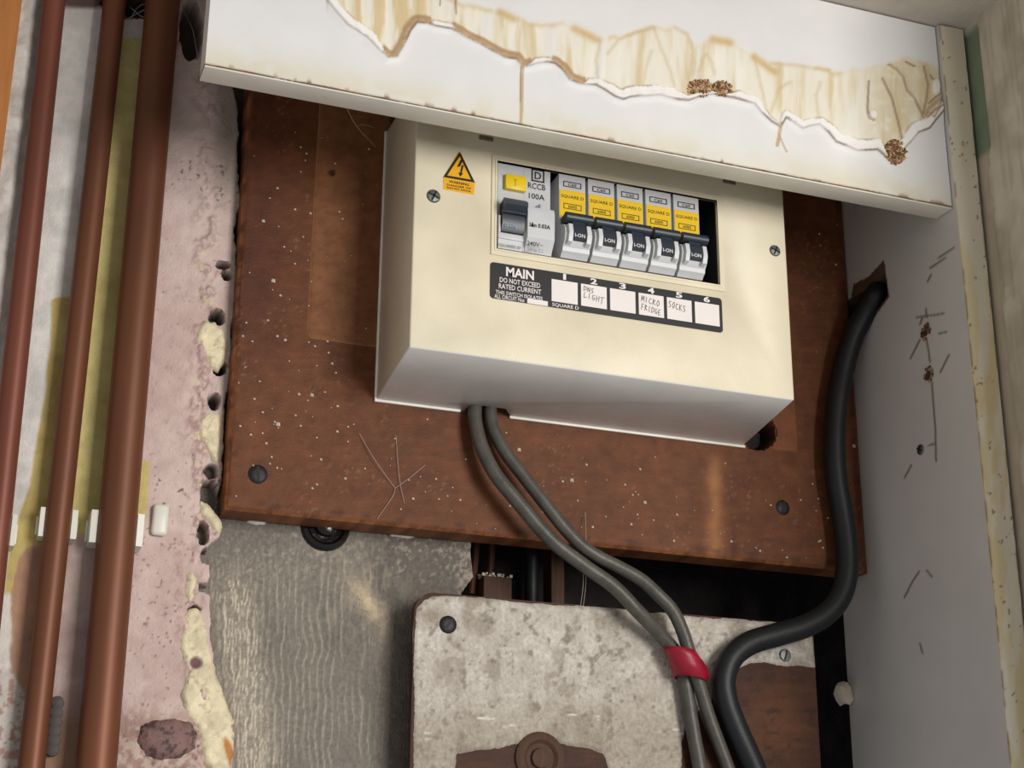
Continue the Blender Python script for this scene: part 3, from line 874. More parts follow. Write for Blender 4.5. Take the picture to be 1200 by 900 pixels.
def build_cover():
    bm = bmesh.new(); v = lambda *p: bm.verts.new(p)
    fz0 = 1.8677
    # cable notch in the bottom, at the back
    nx = [at(x, y, Z=UZ0 + .002)[0:2] for x, y in ((541, 480), (548, 470), (586, 473), (590, 476), (604, 478), (600, 486))]
    nx0, nx1 = nx[0][0], nx[5][0]; dep = -0.0105
    bk = [v(UX0, 0, UZ0), v(nx0, 0, UZ0), v(nx0 + .002, dep, UZ0 + .0016), v(nx1 - .008, dep, UZ0 + .0016), v(nx1, 0, UZ0), v(UX1, 0, UZ0)]
    fr = [v(UX0, B, fz0), v(UX1, B, fz0)]
    bt = [v(UX0, 0, UZ1), v(UX1, 0, UZ1)]; ft = [v(UX0, B, UZ1), v(UX1, B, UZ1)]
    op = [v(OX0, B, OZ0), v(OX1, B, OZ0), v(OX1, B, OZ1), v(OX0, B, OZ1)]
    bm.faces.new([fr[0], fr[1]] + bk[::-1])
    bm.faces.new([bt[0], bt[1], ft[1], ft[0]])
    bm.faces.new([bk[0], bt[0], ft[0], fr[0]]); bm.faces.new([bk[5], fr[1], ft[1], bt[1]])
    bm.faces.new([fr[0], op[0], op[1], fr[1]]); bm.faces.new([fr[1], op[1], op[2], ft[1]])
    bm.faces.new([ft[1], op[2], op[3], ft[0]]); bm.faces.new([ft[0], op[3], op[0], fr[0]])
    bmesh.ops.recalc_face_normals(bm, faces=list(bm.faces))
    be = [e for e in bm.edges if len(e.link_faces) == 2 and e.calc_face_angle(0) > .5]
    bmesh.ops.bevel(bm, geom=be, offset=.0011, segments=3, affect='EDGES', profile=.5)
    bmesh.ops.recalc_face_normals(bm, faces=list(bm.faces))
    c = MB().bm(bm).build('cover', M['cream'], unit)
    c.data.materials.append(new_mat('pale_plastic', (238, 236, 230), .42, var=.06, vscale=50, bump=.1, bscale=900))   # down-facing faces get a paler, less yellow plastic
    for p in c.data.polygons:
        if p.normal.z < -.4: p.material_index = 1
    so = c.modifiers.new('shell', 'SOLIDIFY'); so.thickness = .0018; so.offset = -1
    return c


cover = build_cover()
# lip along the back edge
mb = MB().box(UX0 - .0010, at(541, 480, Z=UZ0)[0], -.0022, -.0002, UZ0 - .0010, UZ0 + .0008, .0004).box(at(600, 486, Z=UZ0)[0], UX1 + .001, -.0022, -.0002, UZ0 - .0010, UZ0 + .0008, .0004)
mb.box(UX0 - .0010, UX0 + .0008, -.0022, -.0002, UZ0, UZ1, .0004)
mb.build('back_lip', new_mat('pale_lip', (240, 236, 226), .4, bump=0), unit)


def ring(mb, o, i, y0, y1):
    """rectangular frame; o, i = (x0, x1, z0, z1)"""
    P = lambda r: [(r[0], r[2]), (r[1], r[2]), (r[1], r[3]), (r[0], r[3])]
    V = [(x, y, z) for y in (y0, y1) for r in (o, i) for x, z in P(r)]
    F = []
    for k in range(4):
        j = (k + 1) % 4
        F += [(k, j, 4 + j, 4 + k)[::-1], (8 + k, 8 + j, 12 + j, 12 + k), (k, j, 8 + j, 8 + k), (4 + k, 4 + j, 12 + j, 12 + k)[::-1]]
    return mb.add(V, F)


mb = ring(MB(), (OX0 - .0032, OX1 + .0034, OZ0 - .0038, OZ1 + .0034), (OX0, OX1, OZ0, OZ1), B + .001, B - .0009)
ring(mb, (OX0 - .0012, OX1 + .0012, OZ0 - .0012, OZ1 + .0012), (OX0, OX1, OZ0, OZ1), B, B - .0013)
mb.build('opening_rim', M['cream'], unit, smooth=False)
# black tray behind the switches
mb = MB().box(OX0 - .002, OX1 + .002, -.034, -.031, OZ0 - .004, OZ1 + .004)
mb.box(OX0 - .003, OX0 - .002, B + .003, -.031, OZ0 - .004, OZ1 + .004).box(OX1 + .002, OX1 + .003, B + .003, -.031, OZ0 - .004, OZ1 + .004)
mb.box(OX0 - .003, OX1 + .003, B + .003, -.031, OZ1 + .003, OZ1 + .004).box(OX0 - .003, OX1 + .003, B + .003, -.031, OZ0 - .004, OZ0 - .003)
mb.build('inner_tray', M['black_in'], unit)

# cover screws and the two little knock-outs at the top
for q, r in (((508, 230), .0042), ((908, 294), .0038)):
    screw(at(*q, Y=B), r, M['steel'], unit, slot=.4, cross=True)
for q in ((570, 162), (855, 213)):
    p = at(*q, Y=B - .0004)
    MB().box(p[0] - .0045, p[0] + .0045, B - .0006, B + .001, p[2] - .0014, p[2] + .0014, .0004).build('knockout', new_mat('grimy_slot', (120, 112, 96), .7, var=.4, vscale=300), unit)

# ---- residual current switch (leftmost, double width)
def q2(x, y): return at(x, y, Y=B)
DY = -.0027
RX0, RX1 = .0514, .0849
sh = lambda pl: [(a + DY if a < -.05 else a, b) for a, b in pl]
prof = [(-.033, 1.9362), (-.0655, 1.9362), (-.0665, 1.9385), (-.0708, 1.9440), (-.0712, 1.9610), (-.0700, 1.9640), (-.0645, 1.9655), (-.0640, 1.9670), (-.0640, 1.9922), (-.033, 1.9922)]
# left strip (around the toggle) is flatter than the right one
body = MB().prism(sh(prof), RX0 + .0165, RX1, 'YZ')
prof2 = [(-.033, 1.9362), (-.0655, 1.9362), (-.0660, 1.9440), (-.0640, 1.9470), (-.0640, 1.9922), (-.033, 1.9922)]
body.prism(sh(prof2), RX0, RX0 + .0166, 'YZ')
rccb = body.build('residual_current_switch', M['grey_pl'], unit, origin=(0.068, -.033, 1.9362))
rccb['label'] = 'double-width main switch with yellow test button, leftmost of the row'
KX = .00056


def words(items, name, material, parent, Y):
    """items: (text, x px, y px, width px, height px) read on the plane Y"""
    mb = MB()
    for s, x, y, w, h in items:
        p = at(x, y, Y=Y); mb.add(*text_geo(s, p[0], p[2], w * KX, h * KX, Y))
    return mb.build(name, material, parent, smooth=False)


p0, p1 = at(592, 203, Y=-.0687), at(616, 228, Y=-.0687)
MB().box(p0[0], p1[0], -.0699, -.0663, p1[2] + .0015, p0[2] - .0005, .0006).build('test_button', M['ybutton'], rccb)
tb = bpy.data.objects['test_button']
words([('T', 604, 214, 4, 8)], 'lettering', new_mat('worn_yellow', (196, 150, 20), .5, bump=0, var=0), tb, -.0701)
p0, p1 = at(589, 234, Y=-.0717), at(616, 277, Y=-.0717)
tx0, tx1 = p0[0], p1[0] - .0006; tz1, tz0 = p0[2] - .001, p1[2] + .002
tg = MB().prism([(-.0627, tz0), (-.0697, tz0), (-.0721, tz0 + .005), (-.0717, tz0 + .0105), (-.0749, tz0 + .0120), (-.0775, tz0 + .0145), (-.0775, tz0 + .0170), (-.0742, tz0 + .0196), (-.0687, tz1), (-.0627, tz1)], tx0, tx1, 'YZ')
tg.prism([(-.0707, tz0 + .0102), (-.0739, tz0 + .0106), (-.0739, tz0 + .0122), (-.0707, tz0 + .0122)], tx0 - .0004, tx1 + .0004, 'YZ')
tgo = tg.build('toggle', M['dark_pl'], rccb, angle=40)
words([('O-ON', 599, 264, 13, 4)], 'lettering', M['lblue'], tgo, -.0727)
for k in range(2):
    xx = tx0 - .0016 if k == 0 else tx1 + .0002
    MB().box(xx, xx + .0013, -.0699, -.0657, tz0 - .001, tz0 + .010, .0003).build('toggle_guard', M['grey_pl'], rccb)
MB().box(tx0 - .0016, tx1 + .0015, -.0695, -.0667, tz0 - .0045, tz0 - .0008, .0003).build('toggle_guard', M['grey_pl'], rccb)
words([('RCCB', 629, 218.5, 20, 7), ('100A', 629, 230.5, 18, 6.5)], 'lettering', M['ink'], rccb, -.0669)
words([('I\u0394n 0.03A', 633, 264.5, 23, 5.2)], 'lettering', M['ink'], rccb, -.0741)
words([('240V~', 627, 286, 18, 5)], 'lettering', M['ink'], rccb, -.0734)
words([('50Hz C1', 627, 293, 17, 4), ], 'lettering', M['greyink'], rccb, -.0727)
words([('SQUARE D', 597, 288.5, 26, 3.5)], 'lettering', M['greyink'], rccb, -.0694)
mb = MB(); pc = at(630.5, 206, Y=-.0670); r = .0041
for (a, b, c, d) in ((-r, r, -r, -r + .0008), (-r, r, r - .0008, r), (-r, -r + .0008, -r, r), (r - .0008, r, -r, r)):
    mb.box(pc[0] + a, pc[0] + b, -.0670, -.0668, pc[2] + c, pc[2] + d)
mb.add(*text_geo('D', pc[0], pc[2], .0042, .0048, -.0670))
mb.build('emblem', M['ink'], rccb, smooth=False)
pm = at(626, 243, Y=-.0670)
MB().prism([(pm[0] - .0042, pm[2] - .0028), (pm[0] + .0040, pm[2] - .0028), (pm[0] + .0040, pm[2] + .0030)], -.0670, -.0668).build('mark', M['greyink'], rccb, smooth=False)

# ---- five single-width circuit breakers: one is built, the others are copies of all its pieces
PW = .0172
BX = [at(655 + .75, 203, Y=-.0667)[0] - .0004 + .0191 * i for i in range(5)]
bprof = [(-.033, 1.9366), (-.0655, 1.9366), (-.0672, 1.9384), (-.0692, 1.9396), (-.0698, 1.9420), (-.0724, 1.9450), (-.0738, 1.9490), (-.0732, 1.9530), (-.0712, 1.9556), (-.0680, 1.9572), (-.0645, 1.9580), (-.0640, 1.9600), (-.0640, 1.9924), (-.033, 1.9924)]
x0 = BX[0]; xm = x0 + PW / 2
brk = MB().prism(bprof, x0, x0 + PW, 'YZ').build('circuit_breaker', M['grey_pl'], unit, origin=(x0, -.033, 1.9366), angle=25)
MB().box(x0 + .0003, x0 + PW - .0003, -.0643, -.0639, 1.9640, 1.9822).build('yellow_band', M['yellow'], brk)
mb = MB()
mb.add(*text_geo('SQUARE D', xm, 1.9778, .0148, .0024, -.0644))
for z, hh in ((1.9862, .0036), (1.9715, .0036)):
    ring(mb, (xm - .0058, xm + .0058, z - hh / 2, z + hh / 2), (xm - .0054, xm + .0054, z - hh / 2 + .0004, z + hh / 2 - .0004), -.0642, -.06445)
mb.add(*text_geo('C60', xm, 1.9862, .0055, .0020, -.0642)); mb.add(*text_geo('6000', xm, 1.9715, .0055, .0020, -.0644))
mb.build('lettering', M['ink'], brk, smooth=False)
tg = MB().tube([(x0 + .0006, -.0722, 1.9602), (x0 + .005, -.0722, 1.9602), (x0 + PW - .005, -.0722, 1.9602), (x0 + PW + .0004, -.0722, 1.9602)], .0032, 14, up=(0, 1, 0))
tg.prism([(-.062, 1.9585), (-.072, 1.9575), (-.072, 1.9630), (-.062, 1.9632)], x0 + .0012, x0 + PW - .0012, 'YZ')
tg.prism([(-.0700, 1.9448), (-.0754, 1.9458), (-.0750, 1.9525), (-.0738, 1.9560), (-.0725, 1.9600), (-.068, 1.9600)], xm - .0040, xm + .0040, 'YZ')
tgo = tg.build('toggle', M['dark_pl'], brk, angle=30)
mb = MB().add(*text_geo('I-ON', xm, 1.9478, .0064, .0024, -.0756))
mb.build('lettering', M['white'], brk, smooth=False)
mb = MB()
for s in (-1, 1):
    mb.prism([(-.0690, 1.9425), (-.0748, 1.9436), (-.0765, 1.9490), (-.0752, 1.9548), (-.0690, 1.9560)], xm + s * .0058 - .0013, xm + s * .0058 + .0013, 'YZ')
mb.build('toggle_guard', M['grey_pl'], brk, angle=40)
brk.location.y += DY
for i in range(1, 5):
    c = brk.copy(); COL.objects.link(c); c.parent = unit
    c.location = (brk.location[0] + BX[i] - BX[0], brk.location[1], brk.location[2])
    for ch in brk.children:
        d_ = ch.copy(); COL.objects.link(d_); d_.parent = c

# ---- warning sticker
Yk = B - .0003
A_, Bl, Br = at(538, 179, Y=Yk)[[0, 2]], at(519.5, 208.5, Y=Yk)[[0, 2]], at(556.5, 213, Y=Yk)[[0, 2]]
zt = (Bl[1] + Br[1]) / 2; xl_, xr_ = Bl[0], Br[0]; zbot = at(538, 225, Y=Yk)[2]; xa = (xl_ + xr_) / 2; za = A_[1]
stk = MB().prism([(xl_ + .0004, zbot), (xr_ - .0004, zbot), (xr_, zt), (xa + .001, za), (xa - .001, za), (xl_, zt)], B + .0001, Yk).build('warning_sticker', M['orange'], unit, smooth=False)
stk['label'] = 'yellow triangular electrical hazard sticker'
mb = MB(); yk = Yk - .0002
T = [(xl_, zt), (xr_, zt), (xa, za + .0006)]
cx, cz = xa, zt + (za - zt) / 3
I = [(cx + (x - cx) * .76, cz + (z - cz) * .76) for x, z in T]
for k in range(3):
    j = (k + 1) % 3
    mb.prism([T[k], T[j], I[j], I[k]], Yk, yk)
s = (za - zt)
mb.prism([(xa + .0006, zt + s * .74), (xa + .0020, zt + s * .74), (xa + .0004, zt + s * .50), (xa - .0014, zt + s * .46)], Yk, yk)
mb.prism([(xa + .0014, zt + s * .56), (xa + .0026, zt + s * .56), (xa + .0014, zt + s * .24), (xa + .0004, zt + s * .24)], Yk, yk)
mb.prism([(xa - .0006, zt + s * .26), (xa + .0024, zt + s * .26), (xa + .0006, zt + s * .12)], Yk, yk)
mb.build('hazard_triangle', M['ink'], stk, smooth=False)
mb = MB(); zz = zt - zbot
mb.add(*text_geo('WARNING', xa, zbot + zz * .72, .0125, zz * .22, yk)); mb.add(*text_geo('DANGER OF', xa, zbot + zz * .43, .0150, zz * .15, yk)); mb.add(*text_geo('ELECTRIC SHOCK', xa, zbot + zz * .20, .0150, zz * .15, yk))
mb.build('lettering', M['ink'], stk, smooth=False)

# ---- black circuit label
Yl = B - .0004
lx0, lx1 = at(574.5, 320, Y=Yl)[0], at(846.5, 370, Y=Yl)[0]
lz1 = (at(575, 307.5, Y=Yl)[2] + at(846, 349, Y=Yl)[2]) / 2; lz0 = (at(575, 351, Y=Yl)[2] + at(846, 388, Y=Yl)[2]) / 2
lab = MB().prism(rrect(lx0, lx1, lz0, lz1, .0022), B + .0001, Yl).build('circuit_label', M['label'], unit, smooth=False)
lab['label'] = 'black printed label strip with six white writing boxes'
yl = Yl - .0002
f1a, f1b = at(646.5, 327.5, Y=yl), at(677, 355, Y=yl); f6a, f6b = at(814, 352.5, Y=yl), at(843.5, 379, Y=yl)
fz1 = (f1a[2] + f6a[2]) / 2; fz0 = fz1 - .0140; fw = .0165
FC = [(f1a[0] + f1b[0]) / 2 + ((f6a[0] + f6b[0]) / 2 - (f1a[0] + f1b[0]) / 2) * i / 5 for i in range(6)]
for i in range(6):
    MB().box(FC[i] - fw / 2, FC[i] + fw / 2, yl, Yl + .0001, fz0, fz1).build('writing_box', M['white'], lab, smooth=False)
mb = MB()
mx = (at(610, 320, Y=yl))
for s, y, w, h in (('MAIN', 320.5, 31, 10.5), ('DO NOT EXCEED', 331.2, 45, 5.6), ('RATED CURRENT', 338.6, 47, 5.6), ('THIS SWITCH ISOLATES', 346, 52, 4.2)):
    x = 609.5 if s != 'THIS SWITCH ISOLATES' else 608.5
    p = at(x, y, Y=yl); mb.add(*text_geo(s, p[0], p[2], w * KX, h * KX, yl, s == 'MAIN'))
p = at(597, 349.3, Y=yl); mb.add(*text_geo('ALL CIRCUIT Nos', p[0], p[2], 33 * KX, 4.4 * KX, yl))
p = at(630, 354.2, Y=yl); mb.box(p[0] - .0064, p[0] + .0064, yl, yl + .0001, p[2] - .0015, p[2] + .0015)
for i in range(6):
    mb.add(*text_geo(str(i + 1), FC[i], fz1 + .0026, .0044 if i else .0019, .0038, yl, i > 0))
mb.add(*text_geo('SQUARE D', FC[0] + .0005, fz0 - .0022, .0168, .0025, yl))
mb.build('lettering', M['white'], lab, smooth=False)
# handwriting, pen strokes in units of the writing box (0..1)
GL = {'D': [[(0, 0), (.1, 1)], [(.1, 1), (.8, .8), (.75, .3), (0, 0)]], 'O': [[(.4, 1), (0, .5), (.3, 0), (.8, .4), (.6, 1), (.4, 1)]], 'W': [[(0, 1), (.2, 0), (.45, .7), (.7, 0), (1, 1)]],
      'N': [[(0, 0), (.1, 1), (.7, 0), (.8, 1)]], 'S': [[(.8, .9), (.3, 1), (.1, .7), (.6, .4), (.6, .1), (0, 0)]], 'L': [[(.2, 1), (0, 0), (.8, .1)]], 'I': [[(.4, 1), (.3, 0)]],
      'G': [[(.8, .9), (.2, .9), (0, .3), (.4, 0), (.8, .4), (.4, .45)]], 'H': [[(.1, 1), (0, 0)], [(.05, .5), (.75, .55)], [(.8, 1), (.7, 0)]], 'T': [[(-.1, .9), (1.1, 1)], [(.5, .95), (.35, -.2)]],
      'M': [[(0, 0), (.1, 1), (.4, .3), (.8, 1), (.85, 0)]], 'R': [[(0, 0), (.1, 1), (.7, .8), (.1, .5), (.8, 0)]], 'E': [[(.8, 1), (.1, .9), (0, 0), (.8, .05)], [(.05, .5), (.6, .5)]],
      'F': [[(.9, 1), (.1, .95), (0, -.1)], [(.05, .5), (.6, .5)]], 'P': [[(0, -.1), (.1, 1), (.8, .8), (.6, .5), (.1, .4)]], 'A': [[(0, 0), (.4, 1), (.8, 0)], [(.15, .4), (.7, .4)]],
      'K': [[(.1, 1), (0, 0)], [(.8, 1), (.05, .5), (.8, 0)]], 'C': [[(.8, .9), (.2, .9), (0, .3), (.4, 0), (.8, .1)]], 'Z': [[(0, .9), (.8, 1), (0, 0), (.8, .1)]]}


def handwrite(i, s, x, z, w, h):
    st = []; n = len(s)
    for k, chh in enumerate(s):
        for g in GL.get(chh, []):
            st.append([(FC[i] - fw / 2 + fw * (x + (k + .85 * a) * w / n + .10 * b * w / n), fz0 + .0140 * (z + h * b - .03 * k)) for a, b in g])
    return st


biro = new_mat('biro', (70, 58, 56), .5, bump=0, var=0)
for hw in (handwrite(1, 'DNS', .10, .70, .42, .20) + handwrite(1, 'LIGHT', .10, .38, .80, .25),
           handwrite(3, 'MICRO', .10, .62, .76, .26) + handwrite(3, 'FRIDGE', .10, .25, .80, .26),
           handwrite(4, 'SOCKS', .06, .55, .72, .28)):
    MB().strokes(hw, yl - .00012, .00034).build('handwriting', biro, lab, smooth=False)

# ================================================================== LOWER BOARD
PY = 0.0


def f_lower(px, py, d, u, v):
    n = fbm(px * .02, py * .02, 151); g = fbm(px * .03, py * .3, 152)
    c = mix((56, 33, 23), (84, 50, 34), g)
    c = mix(c, (134, 84, 46), np.exp(-ell(px, py, 905, 850, 40, 45) ** 2) * .5)
    c = mix(c, (52, 34, 28), ss(.6, .72, fbm(px * .08, py * .12, 153)) * .6)
    return c, .0004 * g


lx = at(484, 760, Y=PY)[0]; lt = at(700, 711, Y=PY)[2]; rx_ = at(955, 780, Y=PY)[0]
lower = empty('lower_board', ((lx + rx_) / 2, .006, 1.60), 'lower brown wooden board mostly coated in flaking grey-white paint', 'board')
patch('board', rrect(lx, rx_, 1.60, lt, .012, 6, 'd'), PY, .0014, f_lower, M['board'], lower, skirt=.005)
MB().box(lx + .011, rx_ - .004, .0052, .022, 1.60, lt - .010).build('back_frame', M['soot'], lower)
PP = [(455, 940), (483, 900), (484, 740), (485, 722), (488, 711), (496, 702), (508, 697.5), (530, 697.5), (733, 714), (800, 720.5), (860, 725), (951, 732), (955, 783), (935, 780), (915, 782), (895, 778), (880, 779), (868, 783), (855, 790), (845, 805), (832, 824), (815, 836), (806, 850), (800, 870), (797, 940),
      (712, 940), (711, 900), (706, 884), (690, 877), (665, 874), (640, 868), (610, 872), (590, 878), (560, 879), (536, 884), (534, 905), (534, 940)]


def f_paintlayer(px, py, d, u, v):
    n = fbm(px * .012, py * .012, 161); fine = fbm(px * .14, py * .14, 162); run = fbm(px * .045, py * .014, 163); m2 = fbm(px * .06, py * .06, 164)
    c = mix((176, 167, 154), (208, 200, 188), n)
    c = mix(c, (148, 136, 122), ss(.5, .68, run) * .55)
    c = mix(c, (222, 216, 206), ss(.48, .62, m2) * .5)
    c = mix(c, (118, 108, 96), ss(.62, .74, fine) * .55)
    c = mix(c, (150, 138, 120), ss(800, 880, py + 60 * (m2 - .5)) * (px < 800) * .5)
    c = mix(c, (140, 126, 108), np.exp(-ell(px, py, 508, 722, 16, 10) ** 2) * .7)
    c = mix(c, (138, 128, 116), ss(3.2e-3, 0, d) * .45)
    c = mix(c, (232, 226, 214), ss(.80, .84, vnoise(px * .1, py * .5, 165)) * ss(.6, .7, fbm(px * .02, py * .05, 166)) * ss(800, 850, py))
    h = .0009 + .0012 * (run - .5) + .0008 * (fine - .5) - .0009 * np.exp(-(d / .0011) ** 2)
    return c, h


po = patch('paint_layer', xz(PP, PY), PY, .0010, f_paintlayer, M['cement'], lower, skirt=.0004, angle=70)
po['label'] = 'flaking grey-white paint'
screw(at(525, 732, Y=PY - .001), .0052, M['blackscrew'], lower, slot=0.15)
screw(at(920, 768, Y=PY - .001), .0040, M['steel'], lower, slot=.5)
p = at(632, 889, Y=PY)
MB().lathe(p, [(.0150, 0), (.0150, .0018), (.0132, .003), (.0105, .0034), (.0085, .0015), (.0060, .0012), (.0055, .0035), (.003, .0044), (.0005, .0046)], 28).build('boss', M['oldwood'], lower)

# ================================================================== CABLES
def cable(name, pts, r, m, label, n=14, k=8):
    P = spline([at(x, y, Y=Y) for x, y, Y in pts], k)
    return props(MB().tube(P, r, n).build(name, m), label, 'cable')


tA = cable('power_cable', [(560, 462, -.0065), (557, 474, -.0070), (557, 495, -.0090), (565, 525, -.012), (580, 555, -.015), (605, 586, -.017), (645, 632, -.018), (682, 661, -.018), (720, 688, -.0175), (748, 717, -.0165), (775, 745, -.0105), (794, 769, -.0075), (803, 800, -.0070), (811, 850, -.0070), (821, 905, -.0070), (832, 965, -.007)], .0043, M['greycab'],
           'grey cable, left-hand one of the pair leaving the fuse box')
tB = cable('power_cable', [(580, 462, -.0060), (575, 474, -.0064), (577, 500, -.0085), (592, 530, -.0115), (615, 560, -.0140), (640, 592, -.0165), (660, 617, -.0175), (680, 638, -.018), (702, 653, -.018), (728, 666, -.0175), (752, 680, -.0165), (772, 698, -.015), (787, 714, -.0155), (798, 735, -.0160), (808, 765, -.0158), (818, 798, -.0130), (831, 840, -.0105), (842, 870, -.0095), (855, 905, -.0085), (875, 965, -.008)], .0040, M['greycab'],
           'grey cable, right-hand one of the pair leaving the fuse box')
# red tape binding them
c0 = [at(x, y, Y=Y) for x, y, Y in ((797, 762, -.0130), (801, 770, -.0130), (805, 780, -.0125), (809, 796, -.0115))]
mb = MB(); ringpts = []
V, F = [], []; n = 24
for c_, w in zip(c0, (.0100, .0106, .0104, .0098)):
    for k in range(n):
        a = 2 * math.pi * k / n
        V.append(c_ + np.array([math.cos(a) * w, math.sin(a) * .0092, -math.cos(a) * w * .12]))
F = [(i * n + k, i * n + (k + 1) % n, (i + 1) * n + (k + 1) % n, (i + 1) * n + k) for i in range(len(c0) - 1) for k in range(n)]
mb.add(V, F)
# the loose end of the tape
e0 = [at(x, y, Y=Y) for x, y, Y in ((814, 768, -.0160), (822, 772, -.0140), (829, 782, -.0120), (832, 792, -.0110))]
e1 = [at(x, y, Y=Y) for x, y, Y in ((818, 792, -.0150), (822, 790, -.0135), (826, 795, -.0115), (829, 797, -.0105))]
mb.add(e0 + e1, [(i, i + 1, 5 + i, 4 + i) for i in range(3)])
tp = props(mb.build('tape_band', M['tape']), 'red tape binding the two grey cables together', 'tape')
so = tp.modifiers.new('thickness', 'SOLIDIFY'); so.thickness = .0006; so.offset = 1

bc = [(1030, 338, None), (1026, 345, -.030), (1017, 362, -.024), (1000, 393, -.0165), (989, 430, -.013), (981, 473, -.0120), (978, 517, -.0118), (980, 560, -.0115), (987, 602, -.0110), (992, 640, -.0115), (992, 672, -.0120), (984, 700, -.0120), (966, 721, -.0118), (940, 735, -.0115), (910, 744, -.0112), (878, 754, -.0112), (857, 771, -.0112), (848, 796, -.0112), (851, 822, -.0112), (861, 850, -.0108), (873, 877, -.0105), (885, 905, -.0100), (902, 960, -.0098)]
P = [at(x, y, Y=Y) if Y is not None else at(x, y, X=XP + .010) for x, y, Y in bc]
props(MB().tube(spline(P, 8), .0073, 18).build('power_cable', M['blackcab']), 'thick black cable curving down from the notch in the side panel', 'cable')

# ================================================================== PIPES AND CLIPS
def pipe(top, bot, Y, m, label, extra=1.0):
    (x0, y0, w0), (x1, y1, w1) = top, bot
    a = at(x0, y0, Y=Y); b = at(x1, y1, Y=Y)
    r = .5 * np.mean([np.linalg.norm(at(x + w / 2, y, Y=Y) - at(x - w / 2, y, Y=Y)) for x, y, w in (top, bot)])
    dx = (b - a) / (b[2] - a[2])
    e0 = a + dx * (CEIL_Z - a[2]); e1 = a + dx * (1.60 - a[2])
    mb = MB().tube([e0 + (e1 - e0) * t for t in np.linspace(0, 1, 12)], r, 28)
    return props(mb.build('copper_pipe', m), label, 'pipe', 'copper pipes running down the left wall'), (e0, e1, r)


P1, g1 = pipe((63.5, 0, 28), (10, 500, 29), .0006, M['copper'], 'slim reddish copper pipe nearest the wooden frame at far left')
P2, g2 = pipe((134.5, 0, 27.5), (36.5, 900, 32), .0006, M['copper_dk'], 'slim copper pipe, middle one of the three at left')
P3, g3 = pipe((191, 0, 42), (112.5, 900, 46), -.0026, M['copper_dk'], 'fattest copper pipe, nearest the pink plaster')


def clip(g, Y, z, hz, wl, wr, label):
    e0, e1, r = g; t = (z - e0[2]) / (e1[2] - e0[2]); c = e0 + (e1 - e0) * t
    yb = WALL_Y - .0008
    R = r + .0002
    # cup behind the pipe: a C-shaped section drawn in plan and extruded up
    arc = [(c[0] + R * math.cos(math.radians(a)), c[1] + R * math.sin(math.radians(a))) for a in range(-8, 189, 14)]
    out = [(c[0] - R - wl, c[1] - .001), (c[0] - R - wl, yb), (c[0] + R + wr, yb), (c[0] + R + wr, c[1] - .001)]
    mb = MB().prism(arc + out, z - hz / 2, z + hz / 2, 'XY')
    o = empty('pipe_clip', (c[0], yb, z - hz / 2), label, 'pipe clip', 'white pipe clips on the left wall')
    mb.build('cup', M['clip'], o, angle=30)
    for s in (-1, 1):
        xw = c[0] - R - wl if s < 0 else c[0] + R + wr
        MB().box(min(xw, xw + s * .0012), max(xw, xw + s * .0012), yb - .0025, yb, z - hz / 2 + .003, z + hz / 2 - .003, .0004).build('wing', M['clip'], o)
    return o


zc1 = at(12, 621, Y=0)[2]; zc2 = at(68, 613, Y=0)[2]; zc3 = at(140, 621, Y=0)[2]
clip(g1, 0, zc1, .017, .0025, .0025, 'white plastic clip holding the pipe nearest the wooden frame')
clip(g2, 0, zc2, .016, .0025, .0030, 'white plastic clip holding the middle pipe')
clip(g3, 0, zc3, .018, .0035, .0035, 'white plastic clip holding the fattest pipe')
# spare saddle stuck to the plaster right of it
p = at(187, 612, Y=WALL_Y - .001)
sp = MB().box(p[0] - .0045, p[0] + .0045, WALL_Y - .0045, WALL_Y - .0002, p[2] - .008, p[2] + .010, .0022, 3).build('wall_pad', M['clip'])
props(sp, 'small whitish pad on the pink plaster right of the fattest pipe', 'pad')

# ================================================================== ODDMENTS IN THE CAVITY
p = at(382, 616, Y=CEM_Y - .002)
mb = MB().lathe(p + np.array([0, .003, 0]), [(.0145, 0), (.0150, .002), (.0140, .0042), (.0118, .0050), (.0100, .0032), (.0070, .0030), (.0062, .0056), (.003, .0068), (.0004, .0070)], 28)
props(mb.build('pipe_stub', M['gloss_black']), 'black glossy round pipe stub just under the left part of the brown board', 'pipe stub')

wa = at(567, 674, Y=.040); wb = at(600, 699, Y=.040)
blk = empty('wood_block', ((wa[0] + wb[0]) / 2, .045, wb[2] - .01), 'small dusty wooden block in the dark gap above the lower board', 'block')
MB().box(wa[0], wb[0], .040, .062, wb[2] - .012, wa[2], .0008).build('block', M['oldwood'], blk)
mb = MB()
for k in range(30):
    x = rng.uniform(wa[0], wb[0]); z = wa[2] + rng.uniform(-.0004, .0018); y = rng.uniform(.0395, .050); s = rng.uniform(.0004, .001)
    mb.box(x - s, x + s, y - s, y + s, z - s, z + s)
o = mb.build('crumbs', M['dust'], blk, smooth=False); o['kind'] = 'stuff'
for (xt, xb, yb_, lab_) in ((560, 553, 696, 'thin brown wire hanging left of the wooden block'), (576, 574, 673, 'thin brown wire hanging behind the wooden block')):
    P = spline([at(xt, 618, Y=.048), at((xt + xb) / 2 + 1, 650, Y=.050), at(xb, yb_, Y=.052)], 6)
    props(MB().tube(P, .0022, 10).build('old_wire', M['rubbish']), lab_, 'wire')
a = at(646, 630, Y=.07); b = at(662, 720, Y=.07)
props(MB().box(a[0], b[0], .07, .085, 1.64, 1.815, .001).build('batten', M['oldwood']), 'dark upright wooden batten deep in the gap under the board', 'batten')
a = at(626, 630, Y=.06)
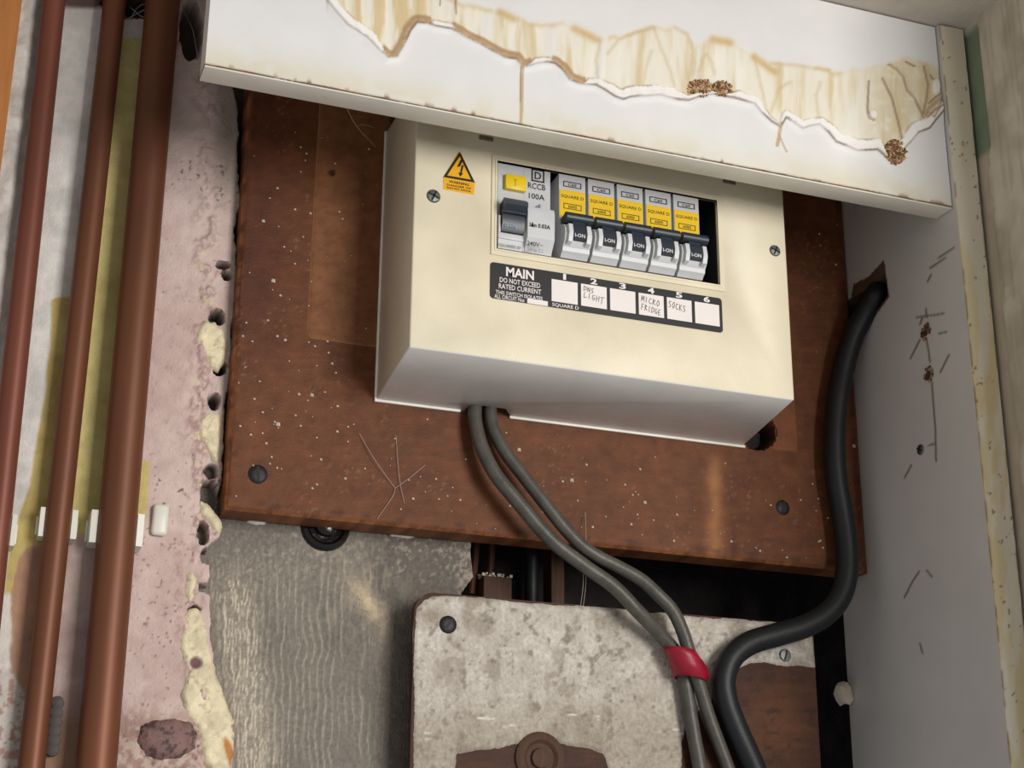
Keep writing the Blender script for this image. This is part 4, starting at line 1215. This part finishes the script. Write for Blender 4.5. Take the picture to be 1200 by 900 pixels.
props(MB().tube([(a[0], .062, 1.64), (a[0], .062, 1.70), (a[0] - .001, .062, 1.76), (a[0] - .001, .062, 1.82)], .0045, 14).build('dark_conduit', M['blackcab']), 'dark upright conduit in the gap beside the batten', 'conduit')
# lump of plaster by the side panel
p = at(990, 813, Y=.03)
bm = bmesh.new(); bmesh.ops.create_icosphere(bm, subdivisions=2, radius=.006)
for v in bm.verts: v.co = v.co * (1 + .5 * (float(vnoise(v.co.x * 400 + 9, v.co.z * 400 + v.co.y * 300, 7)) - .5)); v.co.z *= 1.3
bm.verts.index_update()
bmesh.ops.translate(bm, verts=list(bm.verts), vec=(p[0] - .0008, p[1], p[2]))
props(MB().bm(bm).build('plaster_lump', M['dust']), 'small pale plaster lump against the side panel', 'plaster')


# ================================================================== COBWEBS
def web(name, lines, label):
    mb = MB()
    for pts in lines:
        P = spline([at(x, y, Y=Y) for x, y, Y in pts], 4); mb.tube(P, .00016, 5)
    return props(mb.build(name, M['web']), label, 'cobweb')


web('cobweb', [[(421, 508, -.0012), (440, 540, -.003), (463, 572, -.0012)], [(463, 572, -.0012), (460, 582, -.002), (442, 608, -.0012)], [(463, 572, -.001), (480, 560, -.002), (498, 545, -.001)], [(474, 590, -.001), (468, 560, -.002), (464, 510, -.001)]], 'fine cobweb threads on the brown board below the fuse box')
web('cobweb', [[(405, 124, -.09), (418, 148, -.06), (440, 172, -.012)], [(418, 148, -.06), (426, 146, -.05), (440, 150, -.012)]], 'cobweb thread hanging under the fascia left of the fuse box')
web('cobweb', [[(684, 668, -.012), (683, 690, -.008), (680, 712, -.0015)], [(687, 668, -.012), (686, 690, -.007), (683, 714, -.0015)], [(686, 600, -.002), (687, 640, -.01), (687, 668, -.012)]], 'cobweb strands stretched between the grey cables and lower board')
web('cobweb', [[(150, 30, -.004), (165, 6, .004), (205, 2, -.006)], [(152, 8, .006), (170, 20, -.004), (178, -6, .004)], [(146, 24, .004), (168, 12, .0), (182, 8, -.004)], [(215, 12, .01), (226, 36, .006), (232, 70, .008)]], 'cobwebs around the tops of the pipes at upper left')
